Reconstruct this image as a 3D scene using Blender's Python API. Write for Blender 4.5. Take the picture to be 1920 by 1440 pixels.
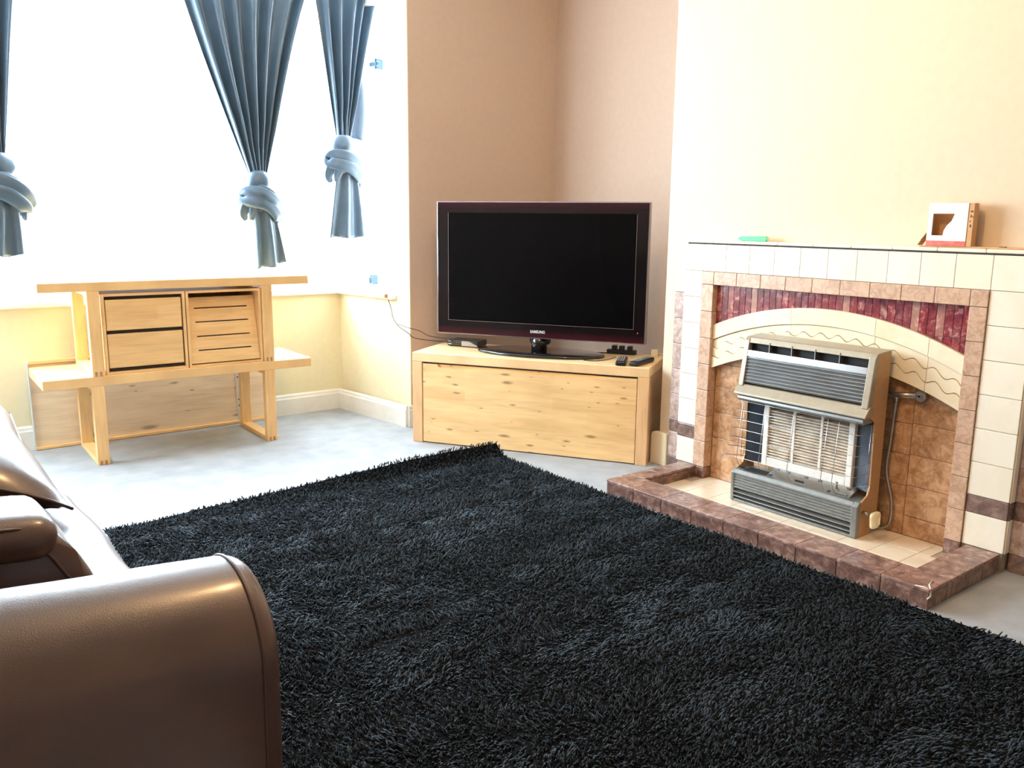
import bpy, bmesh, math, random
import numpy as np
from mathutils import Vector, Matrix, noise

random.seed(7); rng = np.random.default_rng(7)
for o in list(bpy.data.objects): bpy.data.objects.remove(o)
SC = bpy.context.scene
COL = SC.collection
R = math.radians

# ------------------------------------------------------------------ camera
cam_d = bpy.data.cameras.new('camera'); cam = bpy.data.objects.new('camera', cam_d); COL.objects.link(cam)
yaw, pit, rol = R(38.0365), R(10.905), R(0.616)
Fw = Vector((math.sin(yaw)*math.cos(pit), math.cos(yaw)*math.cos(pit), -math.sin(pit)))
R0 = Vector((math.cos(yaw), -math.sin(yaw), 0)); U0 = R0.cross(Fw)
Rt = R0*math.cos(rol)+U0*math.sin(rol); Up = -R0*math.sin(rol)+U0*math.cos(rol)
cam.matrix_world = Matrix(((Rt.x, Up.x, -Fw.x, 0), (Rt.y, Up.y, -Fw.y, 0), (Rt.z, Up.z, -Fw.z, 1.14), (0, 0, 0, 1)))
cam_d.sensor_width = 36; cam_d.lens = 1608.66/1920*36; cam_d.clip_start = .02
SC.camera = cam

# ------------------------------------------------------------------ world, lights, exposure
W = bpy.data.worlds.new('sky'); SC.world = W; W.use_nodes = True
nt = W.node_tree; nt.nodes.clear()
wo = nt.nodes.new('ShaderNodeOutputWorld'); bg = nt.nodes.new('ShaderNodeBackground')
tc = nt.nodes.new('ShaderNodeTexCoord'); sep = nt.nodes.new('ShaderNodeSeparateXYZ'); rp = nt.nodes.new('ShaderNodeValToRGB')
nt.links.new(tc.outputs['Generated'], sep.inputs[0]); nt.links.new(sep.outputs['Z'], rp.inputs[0])
rp.color_ramp.elements[0].position = 0.0; rp.color_ramp.elements[0].color = (.56, .70, .82, 1)
rp.color_ramp.elements[1].position = .35; rp.color_ramp.elements[1].color = (.72, .87, 1.0, 1)
nt.links.new(rp.outputs[0], bg.inputs['Color']); bg.inputs['Strength'].default_value = 50.0
nt.links.new(bg.outputs[0], wo.inputs[0])

def area_portal(name, loc, rot, sx, sy):
    l = bpy.data.lights.new(name, 'AREA'); l.shape = 'RECTANGLE'; l.size = sx; l.size_y = sy; l.cycles.is_portal = True
    o = bpy.data.objects.new(name, l); o.location = loc; o.rotation_euler = rot; COL.objects.link(o); return o
area_portal('front_window_portal', (1.07, 4.79, 1.53), (R(-90), 0, 0), 2.5, 1.66)
area_portal('right_window_portal', (2.52, 4.37, 1.53), (0, R(90), 0), 1.66, .56)
area_portal('left_window_portal', (-.34, 4.37, 1.53), (0, R(-90), 0), 1.66, .56)

def point(name, loc, col, energy, rad):
    l = bpy.data.lights.new(name, 'POINT'); l.color = col; l.energy = energy; l.shadow_soft_size = rad
    o = bpy.data.objects.new(name, l); o.location = loc; COL.objects.link(o); return o
point('ceiling_lamp_light', (1.25, 1.5, 2.33), (1.0, .62, .29), 92, .05)

SC.view_settings.view_transform = 'Standard'; SC.view_settings.look = 'None'
SC.view_settings.exposure = -0.55; SC.view_settings.gamma = 1.0; SC.view_settings.use_curve_mapping = False
SC.cycles.use_denoising = True
SC.cycles.max_bounces = 10; SC.cycles.diffuse_bounces = 6; SC.cycles.transparent_max_bounces = 16
SC.cycles.sample_clamp_indirect = 12

# ------------------------------------------------------------------ materials
def newmat(name, rough=.5, metal=0, color=None, spec=.5, coat=0):
    m = bpy.data.materials.new(name); m.use_nodes = True
    b = m.node_tree.nodes['Principled BSDF']
    b.inputs['Roughness'].default_value = rough; b.inputs['Metallic'].default_value = metal
    b.inputs['Specular IOR Level'].default_value = spec; b.inputs['Coat Weight'].default_value = coat
    if color: b.inputs['Base Color'].default_value = (*color, 1)
    return m, m.node_tree, b
def N(t, typ, **kw):
    n = t.nodes.new(typ)
    for k, v in kw.items():
        if k in n.inputs: n.inputs[k].default_value = v
        else: setattr(n, k, v)
    return n
def ramp(t, stops, src):
    r = t.nodes.new('ShaderNodeValToRGB'); e = r.color_ramp.elements
    while len(e) < len(stops): e.new(.5)
    for i, (p, c) in enumerate(stops): e[i].position = p; e[i].color = (*c, 1)
    t.links.new(src, r.inputs[0]); return r.outputs[0]
def mix(t, a, b, fac, mode='MIX'):
    m = t.nodes.new('ShaderNodeMix'); m.data_type = 'RGBA'; m.blend_type = mode
    for s, v in ((0, fac), (6, a), (7, b)):
        if hasattr(v, 'is_output') or isinstance(v, bpy.types.NodeSocket): t.links.new(v, m.inputs[s])
        else: m.inputs[s].default_value = v if s == 0 else (*v, 1)
    return m.outputs[2]
def bump(t, b, src, strength, dist=.01):
    n = N(t, 'ShaderNodeBump', Strength=strength, Distance=dist); t.links.new(src, n.inputs['Height']); t.links.new(n.outputs[0], b.inputs['Normal'])
def objco(t): return t.nodes.new('ShaderNodeTexCoord').outputs['Object']
def noisy(name, c1, c2, scale, rough=.6, detail=4, bumpv=0, dist=.004, metal=0, spec=.5, coat=0, lo=.35, hi=.65, stretch=None, bscale=None):
    m, t, b = newmat(name, rough, metal, None, spec, coat)
    co = objco(t)
    if stretch:
        mp = N(t, 'ShaderNodeMapping'); mp.inputs['Scale'].default_value = stretch; t.links.new(co, mp.inputs[0]); co = mp.outputs[0]
    n = N(t, 'ShaderNodeTexNoise', Scale=scale, Detail=detail); t.links.new(co, n.inputs['Vector'])
    t.links.new(ramp(t, [(lo, c1), (hi, c2)], n.outputs[0]), b.inputs['Base Color'])
    if bumpv:
        src = n.outputs[0]
        if bscale:
            n2 = N(t, 'ShaderNodeTexNoise', Scale=bscale, Detail=3); t.links.new(co, n2.inputs['Vector']); src = n2.outputs[0]
        bump(t, b, src, bumpv, dist)
    return m

def wood(name, c1, c2, u='X', v='Z', sw=.42, sh=.045, knots=.5, rough=.45, dark=(.30, .16, .07), off=0.0, ks=(9, 26), ksel=.62):
    m, t, b = newmat(name, rough, 0, None, .4)
    co = objco(t); s = t.nodes.new('ShaderNodeSeparateXYZ'); t.links.new(co, s.inputs[0])
    c = t.nodes.new('ShaderNodeCombineXYZ'); t.links.new(s.outputs[u], c.inputs[0]); t.links.new(s.outputs[v], c.inputs[1])
    c.inputs[2].default_value = off
    br = N(t, 'ShaderNodeTexBrick'); br.offset = .37; br.offset_frequency = 2; br.squash = 1.0
    br.inputs['Scale'].default_value = 1; br.inputs['Brick Width'].default_value = sw; br.inputs['Row Height'].default_value = sh
    br.inputs['Mortar Size'].default_value = 0.0; br.inputs['Bias'].default_value = 0
    br.inputs['Color1'].default_value = (0, 0, 0, 1); br.inputs['Color2'].default_value = (1, 1, 1, 1)
    t.links.new(c.outputs[0], br.inputs['Vector'])
    # grain
    mp = N(t, 'ShaderNodeMapping'); mp.inputs['Scale'].default_value = (6, 90, 1); t.links.new(c.outputs[0], mp.inputs[0])
    g = N(t, 'ShaderNodeTexNoise', Scale=1.0, Detail=5, Distortion=.6); t.links.new(mp.outputs[0], g.inputs['Vector'])
    mp2 = N(t, 'ShaderNodeMapping'); mp2.inputs['Scale'].default_value = (3, 11, 1); t.links.new(c.outputs[0], mp2.inputs[0])
    g2 = N(t, 'ShaderNodeTexNoise', Scale=1.3, Detail=2); t.links.new(mp2.outputs[0], g2.inputs['Vector'])
    base = mix(t, c1, c2, br.outputs['Color'])
    base = mix(t, base, tuple(x*.80 for x in c2), ramp(t, [(.35, (0, 0, 0)), (.75, (.7, .7, .7))], g.outputs[0]))
    base = mix(t, base, tuple(min(1, x*1.1) for x in c1), ramp(t, [(.4, (0, 0, 0)), (.7, (.6, .6, .6))], g2.outputs[0]))
    if knots:
        mk = N(t, 'ShaderNodeMapping'); mk.inputs['Scale'].default_value = (*ks, 1); mk.inputs['Location'].default_value = (off*3.1, off, 0)
        t.links.new(c.outputs[0], mk.inputs[0])
        dn = N(t, 'ShaderNodeTexNoise', Scale=3.5, Detail=3); t.links.new(mk.outputs[0], dn.inputs['Vector'])
        md = t.nodes.new('ShaderNodeMixRGB'); md.inputs[0].default_value = .14
        t.links.new(mk.outputs[0], md.inputs[1]); t.links.new(dn.outputs['Color'], md.inputs[2])
        vo = N(t, 'ShaderNodeTexVoronoi', Scale=1.0); vo.voronoi_dimensions = '2D'; t.links.new(md.outputs[0], vo.inputs['Vector'])
        scb = t.nodes.new('ShaderNodeSeparateColor'); t.links.new(vo.outputs['Color'], scb.inputs[0])
        sz = N(t, 'ShaderNodeMath', operation='MULTIPLY_ADD'); t.links.new(scb.outputs[1], sz.inputs[0]); sz.inputs[1].default_value = 2.6; sz.inputs[2].default_value = .6
        dd = N(t, 'ShaderNodeMath', operation='MULTIPLY'); t.links.new(vo.outputs['Distance'], dd.inputs[0]); t.links.new(sz.outputs[0], dd.inputs[1])
        kn = ramp(t, [(.05, (knots,)*3), (.17, (0, 0, 0))], dd.outputs[0])
        sel = N(t, 'ShaderNodeMath', operation='GREATER_THAN'); sel.inputs[1].default_value = ksel
        sc_ = t.nodes.new('ShaderNodeSeparateColor'); t.links.new(vo.outputs['Color'], sc_.inputs[0]); t.links.new(sc_.outputs[0], sel.inputs[0])
        mm = N(t, 'ShaderNodeMath', operation='MULTIPLY'); t.links.new(kn, mm.inputs[0]); t.links.new(sel.outputs[0], mm.inputs[1])
        base = mix(t, base, dark, mm.outputs[0])
    t.links.new(base, b.inputs['Base Color']); bump(t, b, g.outputs[0], .08, .002)
    return m

def tilemat(name, stops, scale, rough=.18, speck=None, tint=.12, vein=None, coat=.3):
    """ceramic tile: mottled, each tile offset by its own 'rnd' value"""
    m, t, b = newmat(name, rough, 0, None, .5, coat); b.inputs['Coat Roughness'].default_value = .08
    co = objco(t); at = N(t, 'ShaderNodeAttribute', attribute_name='rnd')
    mul = N(t, 'ShaderNodeVectorMath', operation='SCALE'); t.links.new(at.outputs['Vector'], mul.inputs[0]); mul.inputs['Scale'].default_value = 17
    ad = N(t, 'ShaderNodeVectorMath', operation='ADD'); t.links.new(co, ad.inputs[0]); t.links.new(mul.outputs[0], ad.inputs[1])
    n = N(t, 'ShaderNodeTexNoise', Scale=scale, Detail=6, Distortion=.45, Roughness=.68); t.links.new(ad.outputs[0], n.inputs['Vector'])
    c = ramp(t, stops, n.outputs[0])
    if vein:
        v = N(t, 'ShaderNodeTexNoise', Scale=scale*.9, Detail=5, Distortion=.9); t.links.new(ad.outputs[0], v.inputs['Vector'])
        c = mix(t, c, vein, ramp(t, [(.43, (0, 0, 0)), (.49, (.5, .5, .5)), (.56, (0, 0, 0))], v.outputs[0]))
    if tint:
        dark = mix(t, c, (.25, .2, .18), 1.0, 'MULTIPLY')
        f = N(t, 'ShaderNodeMath', operation='MULTIPLY'); t.links.new(at.outputs['Fac'], f.inputs[0]); f.inputs[1].default_value = tint
        c = mix(t, c, dark, f.outputs[0])
    t.links.new(c, b.inputs['Base Color'])
    return m, t, b, at

WALL = (.59, .445, .345)
M = {}
M['wall'] = noisy('wallpaper', WALL, tuple(x*.96 for x in WALL), 30, .75, 4, .15, .002, bscale=220)
M['breast_wall'] = noisy('wallpaper tinted by light', (.72, .605, .445), (.70, .585, .425), 30, .75, 4, .15, .002, bscale=220)  # same paper, lightened and yellowed to carry the brighter light on the breast
M['bay_wall'] = noisy('yellow wallpaper', (.80, .735, .50), (.77, .705, .475), 30, .75, 4, .1, .002, bscale=200)
M['ceiling'] = noisy('ceiling paint', (.85, .83, .78), (.82, .80, .75), 8, .9)
M['white'] = noisy('white gloss paint', (.84, .83, .78), (.80, .79, .73), 14, .35)
M['upvc'] = newmat('white plastic frame', .25, 0, (.88, .90, .92))[0]
M['carpet'] = noisy('grey carpet', (.40, .43, .455), (.50, .53, .555), 9, .95, 8, .9, .006, spec=.1, bscale=420, lo=.3, hi=.7)
BE1, BE2 = (.86, .58, .27), (.79, .50, .215)
for u, v in ('XZ', 'XY', 'ZX', 'YX', 'YZ', 'ZY'):
    M['beech_'+u+v] = wood('beech staves '+u+v, BE1, BE2, u, v, .38, .062, 0)
M['cab_front'] = wood('knotty beech front', (.87, .61, .30), (.79, .50, .22), 'X', 'Z', .46, .058, .9, off=2.3, ks=(8, 30), ksel=.55)
M['cab_XY'] = wood('knotty beech top', (.86, .61, .33), (.79, .52, .26), 'X', 'Y', .5, .06, .3)
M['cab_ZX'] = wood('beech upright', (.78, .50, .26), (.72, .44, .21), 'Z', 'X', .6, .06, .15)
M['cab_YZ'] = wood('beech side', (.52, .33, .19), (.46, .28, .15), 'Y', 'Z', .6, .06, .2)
M['board'] = wood('pale knotty plank', (.88, .73, .52), (.80, .63, .43), 'X', 'Z', .5, .07, .75, .6, dark=(.30, .19, .11), off=5.1, ks=(5, 17), ksel=.5)
M['endgrain'] = noisy('dark end grain', (.46, .24, .11), (.40, .20, .09), 90, .6)
M['drawer_dark'] = newmat('painted drawer gap shade', .7, 0, (.03, .022, .018))[0]  # near-black sheets painting the shade inside drawer and flap gaps
M['metal_strip'] = newmat('pale metal strip', .4, .3, (.62, .66, .68))[0]
M['hole'] = newmat('dark hole', .9, 0, (.01, .01, .01))[0]
M['ink'] = newmat('dark print ink', .7, 0, (.10, .05, .03))[0]

def glassmat(name, col=(1, 1, 1), refl=.06, tintd=1.0):
    m = bpy.data.materials.new(name); m.use_nodes = True; t = m.node_tree; t.nodes.clear()
    o = t.nodes.new('ShaderNodeOutputMaterial'); tr = t.nodes.new('ShaderNodeBsdfTransparent'); gl = t.nodes.new('ShaderNodeBsdfGlossy')
    tr.inputs[0].default_value = (*[c*tintd for c in col], 1); gl.inputs['Roughness'].default_value = .02
    mx = t.nodes.new('ShaderNodeMixShader'); lw = t.nodes.new('ShaderNodeLayerWeight'); lw.inputs[0].default_value = .5
    pw = t.nodes.new('ShaderNodeMath'); pw.operation = 'POWER'; pw.inputs[1].default_value = 5; t.links.new(lw.outputs['Facing'], pw.inputs[0])
    fr = t.nodes.new('ShaderNodeMath'); fr.operation = 'MULTIPLY_ADD'; fr.inputs[1].default_value = .5; fr.inputs[2].default_value = .03; t.links.new(pw.outputs[0], fr.inputs[0])
    t.links.new(fr.outputs[0], mx.inputs[0]); t.links.new(tr.outputs[0], mx.inputs[1]); t.links.new(gl.outputs[0], mx.inputs[2]); t.links.new(mx.outputs[0], o.inputs[0])
    return m
M['glass'] = glassmat('window glass')

BR = [(.32, (.11, .06, .048)), (.46, (.20, .115, .092)), (.57, (.33, .205, .17)), (.70, (.56, .40, .34))]
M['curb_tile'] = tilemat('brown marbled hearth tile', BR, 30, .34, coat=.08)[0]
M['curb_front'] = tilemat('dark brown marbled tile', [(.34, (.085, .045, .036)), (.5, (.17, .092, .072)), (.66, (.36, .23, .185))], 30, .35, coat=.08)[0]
M['marble'] = tilemat('pink beige marbled tile', [(.32, (.46, .295, .19)), (.48, (.60, .41, .285)), (.68, (.68, .49, .355))], 26, .3, vein=(.38, .22, .15), coat=.08)[0]
M['back_tile'] = tilemat('tan marbled tile', [(.34, (.34, .18, .085)), (.5, (.56, .33, .18)), (.66, (.68, .44, .265))], 18, .25, vein=(.28, .14, .07))[0]
M['wing_tile'] = tilemat('grey pink marbled tile', [(.32, (.30, .20, .17)), (.5, (.50, .38, .33)), (.68, (.64, .52, .46))], 26, .3, coat=.08, vein=(.26, .17, .14))[0]
M['band_tile'] = tilemat('dark brown band tile', [(.32, (.09, .06, .05)), (.5, (.20, .13, .11)), (.7, (.36, .25, .21))], 24, .25)[0]
M['cream_tile'] = tilemat('cream tile', [(.3, (.82, .76, .60)), (.6, (.88, .84, .71))], 6, .15, tint=.05)[0]
M['arch_tile'] = tilemat('cream arch tile', [(.3, (.80, .68, .46)), (.6, (.88, .80, .60))], 6, .2, tint=.04)[0]
M['hearth_tile'] = tilemat('pale hearth tile', [(.3, (.76, .64, .46)), (.6, (.86, .76, .60))], 8, .2, tint=.08)[0]
M['grout'] = noisy('grout', (.42, .34, .26), (.34, .27, .20), 60, .9)
M['grout_dark'] = noisy('dark gap', (.12, .09, .07), (.08, .06, .05), 60, .9)
# crimson strips
mm_, t, b, at = tilemat('crimson mottled strip tile', [(.36, (.055, .015, .022)), (.47, (.20, .028, .04)), (.56, (.30, .08, .09)), (.66, (.66, .40, .32))], 34, .2, tint=0, coat=.1)
basec = b.inputs['Base Color'].links[0].from_socket
strip = ramp(t, [(0, (.25, .02, .03)), (.3, (.13, .025, .04)), (.6, (.12, .06, .07)), (.8, (.28, .04, .05)), (.93, (.45, .24, .18)), (1, (.75, .52, .38))], at.outputs['Fac'])
t.links.new(mix(t, basec, strip, .38), b.inputs['Base Color']); M['crimson'] = mm_

def leather():
    m, t, b = newmat('brown leather', .42, 0, None, .5, .55); b.inputs['Coat Roughness'].default_value = .20
    co = objco(t); v = N(t, 'ShaderNodeTexVoronoi', Scale=260, feature='DISTANCE_TO_EDGE'); t.links.new(co, v.inputs['Vector'])
    n = N(t, 'ShaderNodeTexNoise', Scale=7, Detail=5); t.links.new(co, n.inputs['Vector'])
    t.links.new(ramp(t, [(.35, (.056, .031, .024)), (.65, (.076, .041, .031))], n.outputs[0]), b.inputs['Base Color'])
    ad = N(t, 'ShaderNodeMath', operation='MULTIPLY_ADD'); t.links.new(v.outputs['Distance'], ad.inputs[0]); ad.inputs[1].default_value = .35; t.links.new(n.outputs[0], ad.inputs[2])
    bump(t, b, ad.outputs[0], .22, .006); return m
M['leather'] = leather()
M['leather_seam'] = noisy('leather piping', (.062, .034, .026), (.055, .03, .023), 50, .4)

M['rug_backing'] = newmat('black rug backing', .95, 0, (.0035, .004, .0045), .05)[0]
m, t, b = newmat('black shag yarn', .62, 0, None, .22)
at = N(t, 'ShaderNodeAttribute', attribute_name='rnd')
t.links.new(ramp(t, [(0, (.0055, .0070, .0086)), (1, (.0105, .0132, .0160))], at.outputs['Fac']), b.inputs['Base Color'])
b.inputs['Sheen Weight'].default_value = .22; b.inputs['Sheen Roughness'].default_value = .45; b.inputs['Sheen Tint'].default_value = (.45, .72, 1, 1)
M['yarn'] = m

m, t, b = newmat('blue grey satin cloth', .34, 0, (.115, .165, .215), .55)
b.inputs['Sheen Weight'].default_value = .35; b.inputs['Sheen Roughness'].default_value = .35
co = objco(t); n = N(t, 'ShaderNodeTexNoise', Scale=9, Detail=4); t.links.new(co, n.inputs['Vector'])
t.links.new(ramp(t, [(.3, (.060, .105, .155)), (.7, (.080, .130, .185))], n.outputs[0]), b.inputs['Base Color'])
n2 = N(t, 'ShaderNodeTexNoise', Scale=14, Detail=3); t.links.new(co, n2.inputs['Vector']); bump(t, b, n2.outputs[0], .12, .02)
M['curtain'] = m

M['tv_black'] = newmat('gloss black plastic', .07, 0, (.006, .005, .007), .5, .5)[0]
m, t, b = newmat('tv bezel', .12, 0, None, .25, .1)
co = objco(t); s = t.nodes.new('ShaderNodeSeparateXYZ'); t.links.new(co, s.inputs[0])
t.links.new(ramp(t, [(.085, (.045, .008, .013)), (.13, (.006, .004, .005)), (.6, (.004, .004, .005)), (.72, (.010, .004, .006)), (.75, (.030, .007, .012))], s.outputs['Z']), b.inputs['Base Color'])
M['bezel'] = m
M['screen'] = newmat('dark screen', .22, 0, (.002, .002, .0025), .08)[0]
M['tv_edge'] = newmat('clear grey rim', .15, .4, (.30, .25, .27))[0]
M['black_plastic'] = newmat('matt black plastic', .4, 0, (.012, .012, .014))[0]
M['grey_plastic'] = newmat('grey plastic keys', .4, 0, (.16, .17, .19))[0]
M['silver_plastic'] = newmat('silver plastic', .25, .6, (.45, .45, .45))[0]
M['logo'] = newmat('silver lettering', .3, .3, (.75, .75, .78))[0]
M['cream_plastic'] = newmat('cream plastic', .35, 0, (.80, .70, .50))[0]
M['black_cable'] = newmat('black cable', .5, 0, (.015, .013, .012))[0]
m, t, b = newmat('red standby light', .4, 0, (.8, .05, .05)); b.inputs['Emission Color'].default_value = (1, .1, .12, 1); b.inputs['Emission Strength'].default_value = 3; M['led'] = m

M['fire_bronze'] = noisy('bronze enamel', (.50, .30, .145), (.46, .275, .13), 40, .4, metal=.15)
M['fire_tan'] = noisy('tan metallic enamel', (.36, .315, .235), (.33, .285, .21), 40, .34, metal=.3)
M['fire_grey'] = noisy('grey metallic enamel', (.26, .275, .27), (.22, .235, .23), 60, .32, metal=.4)
M['steel'] = noisy('brushed steel', (.52, .53, .54), (.46, .47, .48), 5, .25, metal=1, stretch=(1, .02, 60))
M['ribs'] = noisy('ribbed silver metal', (.42, .43, .43), (.36, .37, .37), 12, .3, metal=.9)
M['fire_dark'] = newmat('black metal and opening shade', .7, .2, (.02, .02, .02))[0]  # black metal parts, also painting the shade in the fire's openings
M['ceramic'] = noisy('white ceramic', (.86, .85, .80), (.78, .76, .70), 40, .6)
M['radiant'] = noisy('stained ceramic slats', (.78, .70, .56), (.50, .40, .32), 22, .7, lo=.4, hi=.68)
M['slat_shade'] = newmat('dark slat gap shade', .8, 0, (.16, .105, .07))[0]  # darkened backing that paints the shade between the radiant slats
M['mirror_blue'] = noisy('dull blue reflector', (.07, .09, .12), (.11, .13, .16), 12, .2, metal=.5)
M['chrome'] = newmat('chrome wire', .35, 1, (.46, .44, .42))[0]
M['pipe'] = newmat('dull steel pipe', .35, .9, (.42, .41, .39))[0]
M['knob'] = noisy('cream knob', (.80, .72, .48), (.74, .65, .42), 20, .4)
M['card'] = noisy('brown card', (.60, .36, .17), (.55, .32, .15), 30, .8)
M['card_white'] = newmat('white card', .6, 0, (.86, .86, .86))[0]
M['card_red'] = noisy('red printed card', (.62, .10, .07), (.66, .20, .15), 60, .5)
M['green'] = noisy('green plastic', (.08, .55, .22), (.10, .60, .26), 40, .5)
M['handle_blue'] = newmat('pale blue grey handle', .4, .2, (.03, .085, .13))[0]
M['wood_block'] = noisy('dull wood', (.45, .25, .13), (.38, .20, .10), 30, .6)

# ------------------------------------------------------------------ mesh helpers
class MB:
    def __init__(s): s.bm = bmesh.new(); s.lay = s.bm.verts.layers.float.new('rnd'); s.mats = []
    def mi(s, m):
        m = M[m] if isinstance(m, str) else m
        if m not in s.mats: s.mats.append(m)
        return s.mats.index(m)
    def poly(s, vs, fs, m, smooth=False, rnd=None, mat4=None, bevel=0, seg=2, bevel_angle=None):
        bv = [s.bm.verts.new((mat4 @ Vector(v)) if mat4 else v) for v in vs]; k = s.mi(m); out = []
        r = random.random() if rnd is None else rnd
        for f in fs:
            try: ff = s.bm.faces.new([bv[i] for i in f])
            except ValueError: continue
            ff.material_index = k; ff.smooth = smooth; out.append(ff)
        if bevel:
            ed = list({e for f in out for e in f.edges})
            if bevel_angle is not None:
                ed = [e for e in ed if len(e.link_faces) == 2 and e.calc_face_angle(0) > bevel_angle]
            res = bmesh.ops.bevel(s.bm, geom=ed, offset=bevel, segments=seg, profile=.5, affect='EDGES', clamp_overlap=True)
            nf = set(res['faces']) | {f for f in out if f.is_valid}
            for f in nf: f.material_index = k
            for f in nf:
                for v in f.verts: v[s.lay] = r
        else:
            for v in bv: v[s.lay] = r
        return s
    def box(s, a, b, m, bevel=0, rnd=None, mat4=None, seg=1):
        x0, x1 = sorted((a[0], b[0])); y0, y1 = sorted((a[1], b[1])); z0, z1 = sorted((a[2], b[2]))
        vs = [(x0, y0, z0), (x1, y0, z0), (x1, y1, z0), (x0, y1, z0), (x0, y0, z1), (x1, y0, z1), (x1, y1, z1), (x0, y1, z1)]
        fs = [(0, 3, 2, 1), (4, 5, 6, 7), (0, 1, 5, 4), (1, 2, 6, 5), (2, 3, 7, 6), (3, 0, 4, 7)]
        return s.poly(vs, fs, m, rnd=rnd, mat4=mat4, bevel=bevel, seg=seg)
    def prism(s, pts, lo, hi, axis, m, bevel=0, smooth=False, rnd=None, mat4=None, seg=1):
        """pts = 2D outline; extruded along axis ('x': pts are (y,z); 'y': (x,z); 'z': (x,y))"""
        def P(p, h): return {'x': (h, p[0], p[1]), 'y': (p[0], h, p[1]), 'z': (p[0], p[1], h)}[axis]
        n = len(pts); vs = [P(p, lo) for p in pts]+[P(p, hi) for p in pts]
        fs = [tuple(range(n)), tuple(reversed(range(n, 2*n)))]+[(i, i+n, (i+1) % n+n, (i+1) % n) for i in range(n)]
        s.poly(vs, fs, m, rnd=rnd, mat4=mat4, bevel=bevel, seg=seg)
        return s
    def tube(s, pts, r, m, seg=8, closed=False, smooth=True, caps=True):
        pts = [Vector(p) for p in pts]; n = len(pts); rr = r if isinstance(r, (list, tuple)) else [r]*n; rings = []
        k = s.mi(m); rn = random.random(); prevn = None
        for i, p in enumerate(pts):
            a = pts[i-1] if (i > 0 or closed) else p; c = pts[(i+1) % n] if (i < n-1 or closed) else p
            tg = (c-a).normalized()
            if prevn is None:
                up = Vector((0, 0, 1)) if abs(tg.z) < .9 else Vector((1, 0, 0)); nn = tg.cross(up).normalized()
            else:
                nn = (prevn-tg*prevn.dot(tg)).normalized()
            prevn = nn; bb = tg.cross(nn)
            ring = [s.bm.verts.new(p+(nn*math.cos(2*math.pi*j/seg)+bb*math.sin(2*math.pi*j/seg))*rr[i]) for j in range(seg)]
            for v in ring: v[s.lay] = rn
            rings.append(ring)
        for i in range(n if closed else n-1):
            A, B = rings[i], rings[(i+1) % n]
            for j in range(seg):
                f = s.bm.faces.new((A[j], A[(j+1) % seg], B[(j+1) % seg], B[j])); f.smooth = smooth; f.material_index = k
        if caps and not closed:
            for rg in (rings[0], rings[-1]):
                try: f = s.bm.faces.new(rg); f.material_index = k
                except ValueError: pass
        return s
    def grid(s, fn, nu, nv, m, closed_u=False, closed_v=False, smooth=True):
        k = s.mi(m); rn = random.random()
        V = [[s.bm.verts.new(fn(i/(nu if closed_u else nu-1), j/(nv if closed_v else nv-1))) for i in range(nu)] for j in range(nv)]
        for row in V:
            for v in row: v[s.lay] = rn
        for j in range(nv if closed_v else nv-1):
            for i in range(nu if closed_u else nu-1):
                try:
                    f = s.bm.faces.new((V[j][i], V[j][(i+1) % nu], V[(j+1) % nv][(i+1) % nu], V[(j+1) % nv][i])); f.smooth = smooth; f.material_index = k
                except ValueError: pass
        return s
    def cyl(s, c, r, h, axis, m, seg=20, bevel=0, smooth=False):
        pts = [(r*math.cos(2*math.pi*i/seg), r*math.sin(2*math.pi*i/seg)) for i in range(seg)]
        c = Vector(c)
        rt = {'z': Matrix.Identity(4), 'x': Matrix.Rotation(R(90), 4, 'Y'), 'y': Matrix.Rotation(R(-90), 4, 'X')}[axis]
        return s.prism(pts, 0, h, 'z', m, bevel=bevel, mat4=Matrix.Translation(c) @ rt)
    def build(s, name, parent=None, weld=False):
        bmesh.ops.recalc_face_normals(s.bm, faces=s.bm.faces[:])
        me = bpy.data.meshes.new(name)
        s.bm.to_mesh(me); s.bm.free()
        for m in s.mats: me.materials.append(m)
        o = bpy.data.objects.new(name, me); COL.objects.link(o)
        if parent: o.parent = parent
        return o

def rbox(c, h, r, n=14, warp=None):
    """rounded box sheet: verts, quads. c centre, h half sizes, r corner radius"""
    vs, fs, idx = [], [], {}
    c = Vector(c)
    def add(p):
        key = (round(p[0], 5), round(p[1], 5), round(p[2], 5))
        if key not in idx:
            q = Vector((p[0]*h[0], p[1]*h[1], p[2]*h[2]))
            inn = Vector([max(-(h[k]-r), min(h[k]-r, q[k])) for k in range(3)])
            d = q-inn
            q = inn+d.normalized()*r if d.length > 1e-9 else q
            if warp: q = warp(q)
            idx[key] = len(vs); vs.append(tuple(q+c))
        return idx[key]
    # denser near the edges
    tt = [math.sin((i/n*2-1)*math.pi/2)*.6+(i/n*2-1)*.4 for i in range(n+1)]
    for ax in range(3):
        for sg in (-1, 1):
            for i in range(n):
                for j in range(n):
                    q = []
                    for a, b2 in ((i, j), (i+1, j), (i+1, j+1), (i, j+1)):
                        p = [0, 0, 0]; p[ax] = sg; p[(ax+1) % 3] = tt[a]; p[(ax+2) % 3] = tt[b2]; q.append(add(p))
                    fs.append(tuple(q) if sg > 0 else tuple(reversed(q)))
    return vs, fs

def tag(o, label=None, cat=None, group=None, kind=None):
    if label: o['label'] = label
    if cat: o['category'] = cat
    if group: o['group'] = group
    if kind: o['kind'] = kind
    return o
def thing(name, loc, label, cat, rz=0, group=None):
    o = bpy.data.objects.new(name, None); o.empty_display_size = .1; o.location = loc; o.rotation_euler = (0, 0, rz); COL.objects.link(o)
    return tag(o, label, cat, group)
def struct(o): o['kind'] = 'structure'; return o

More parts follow.
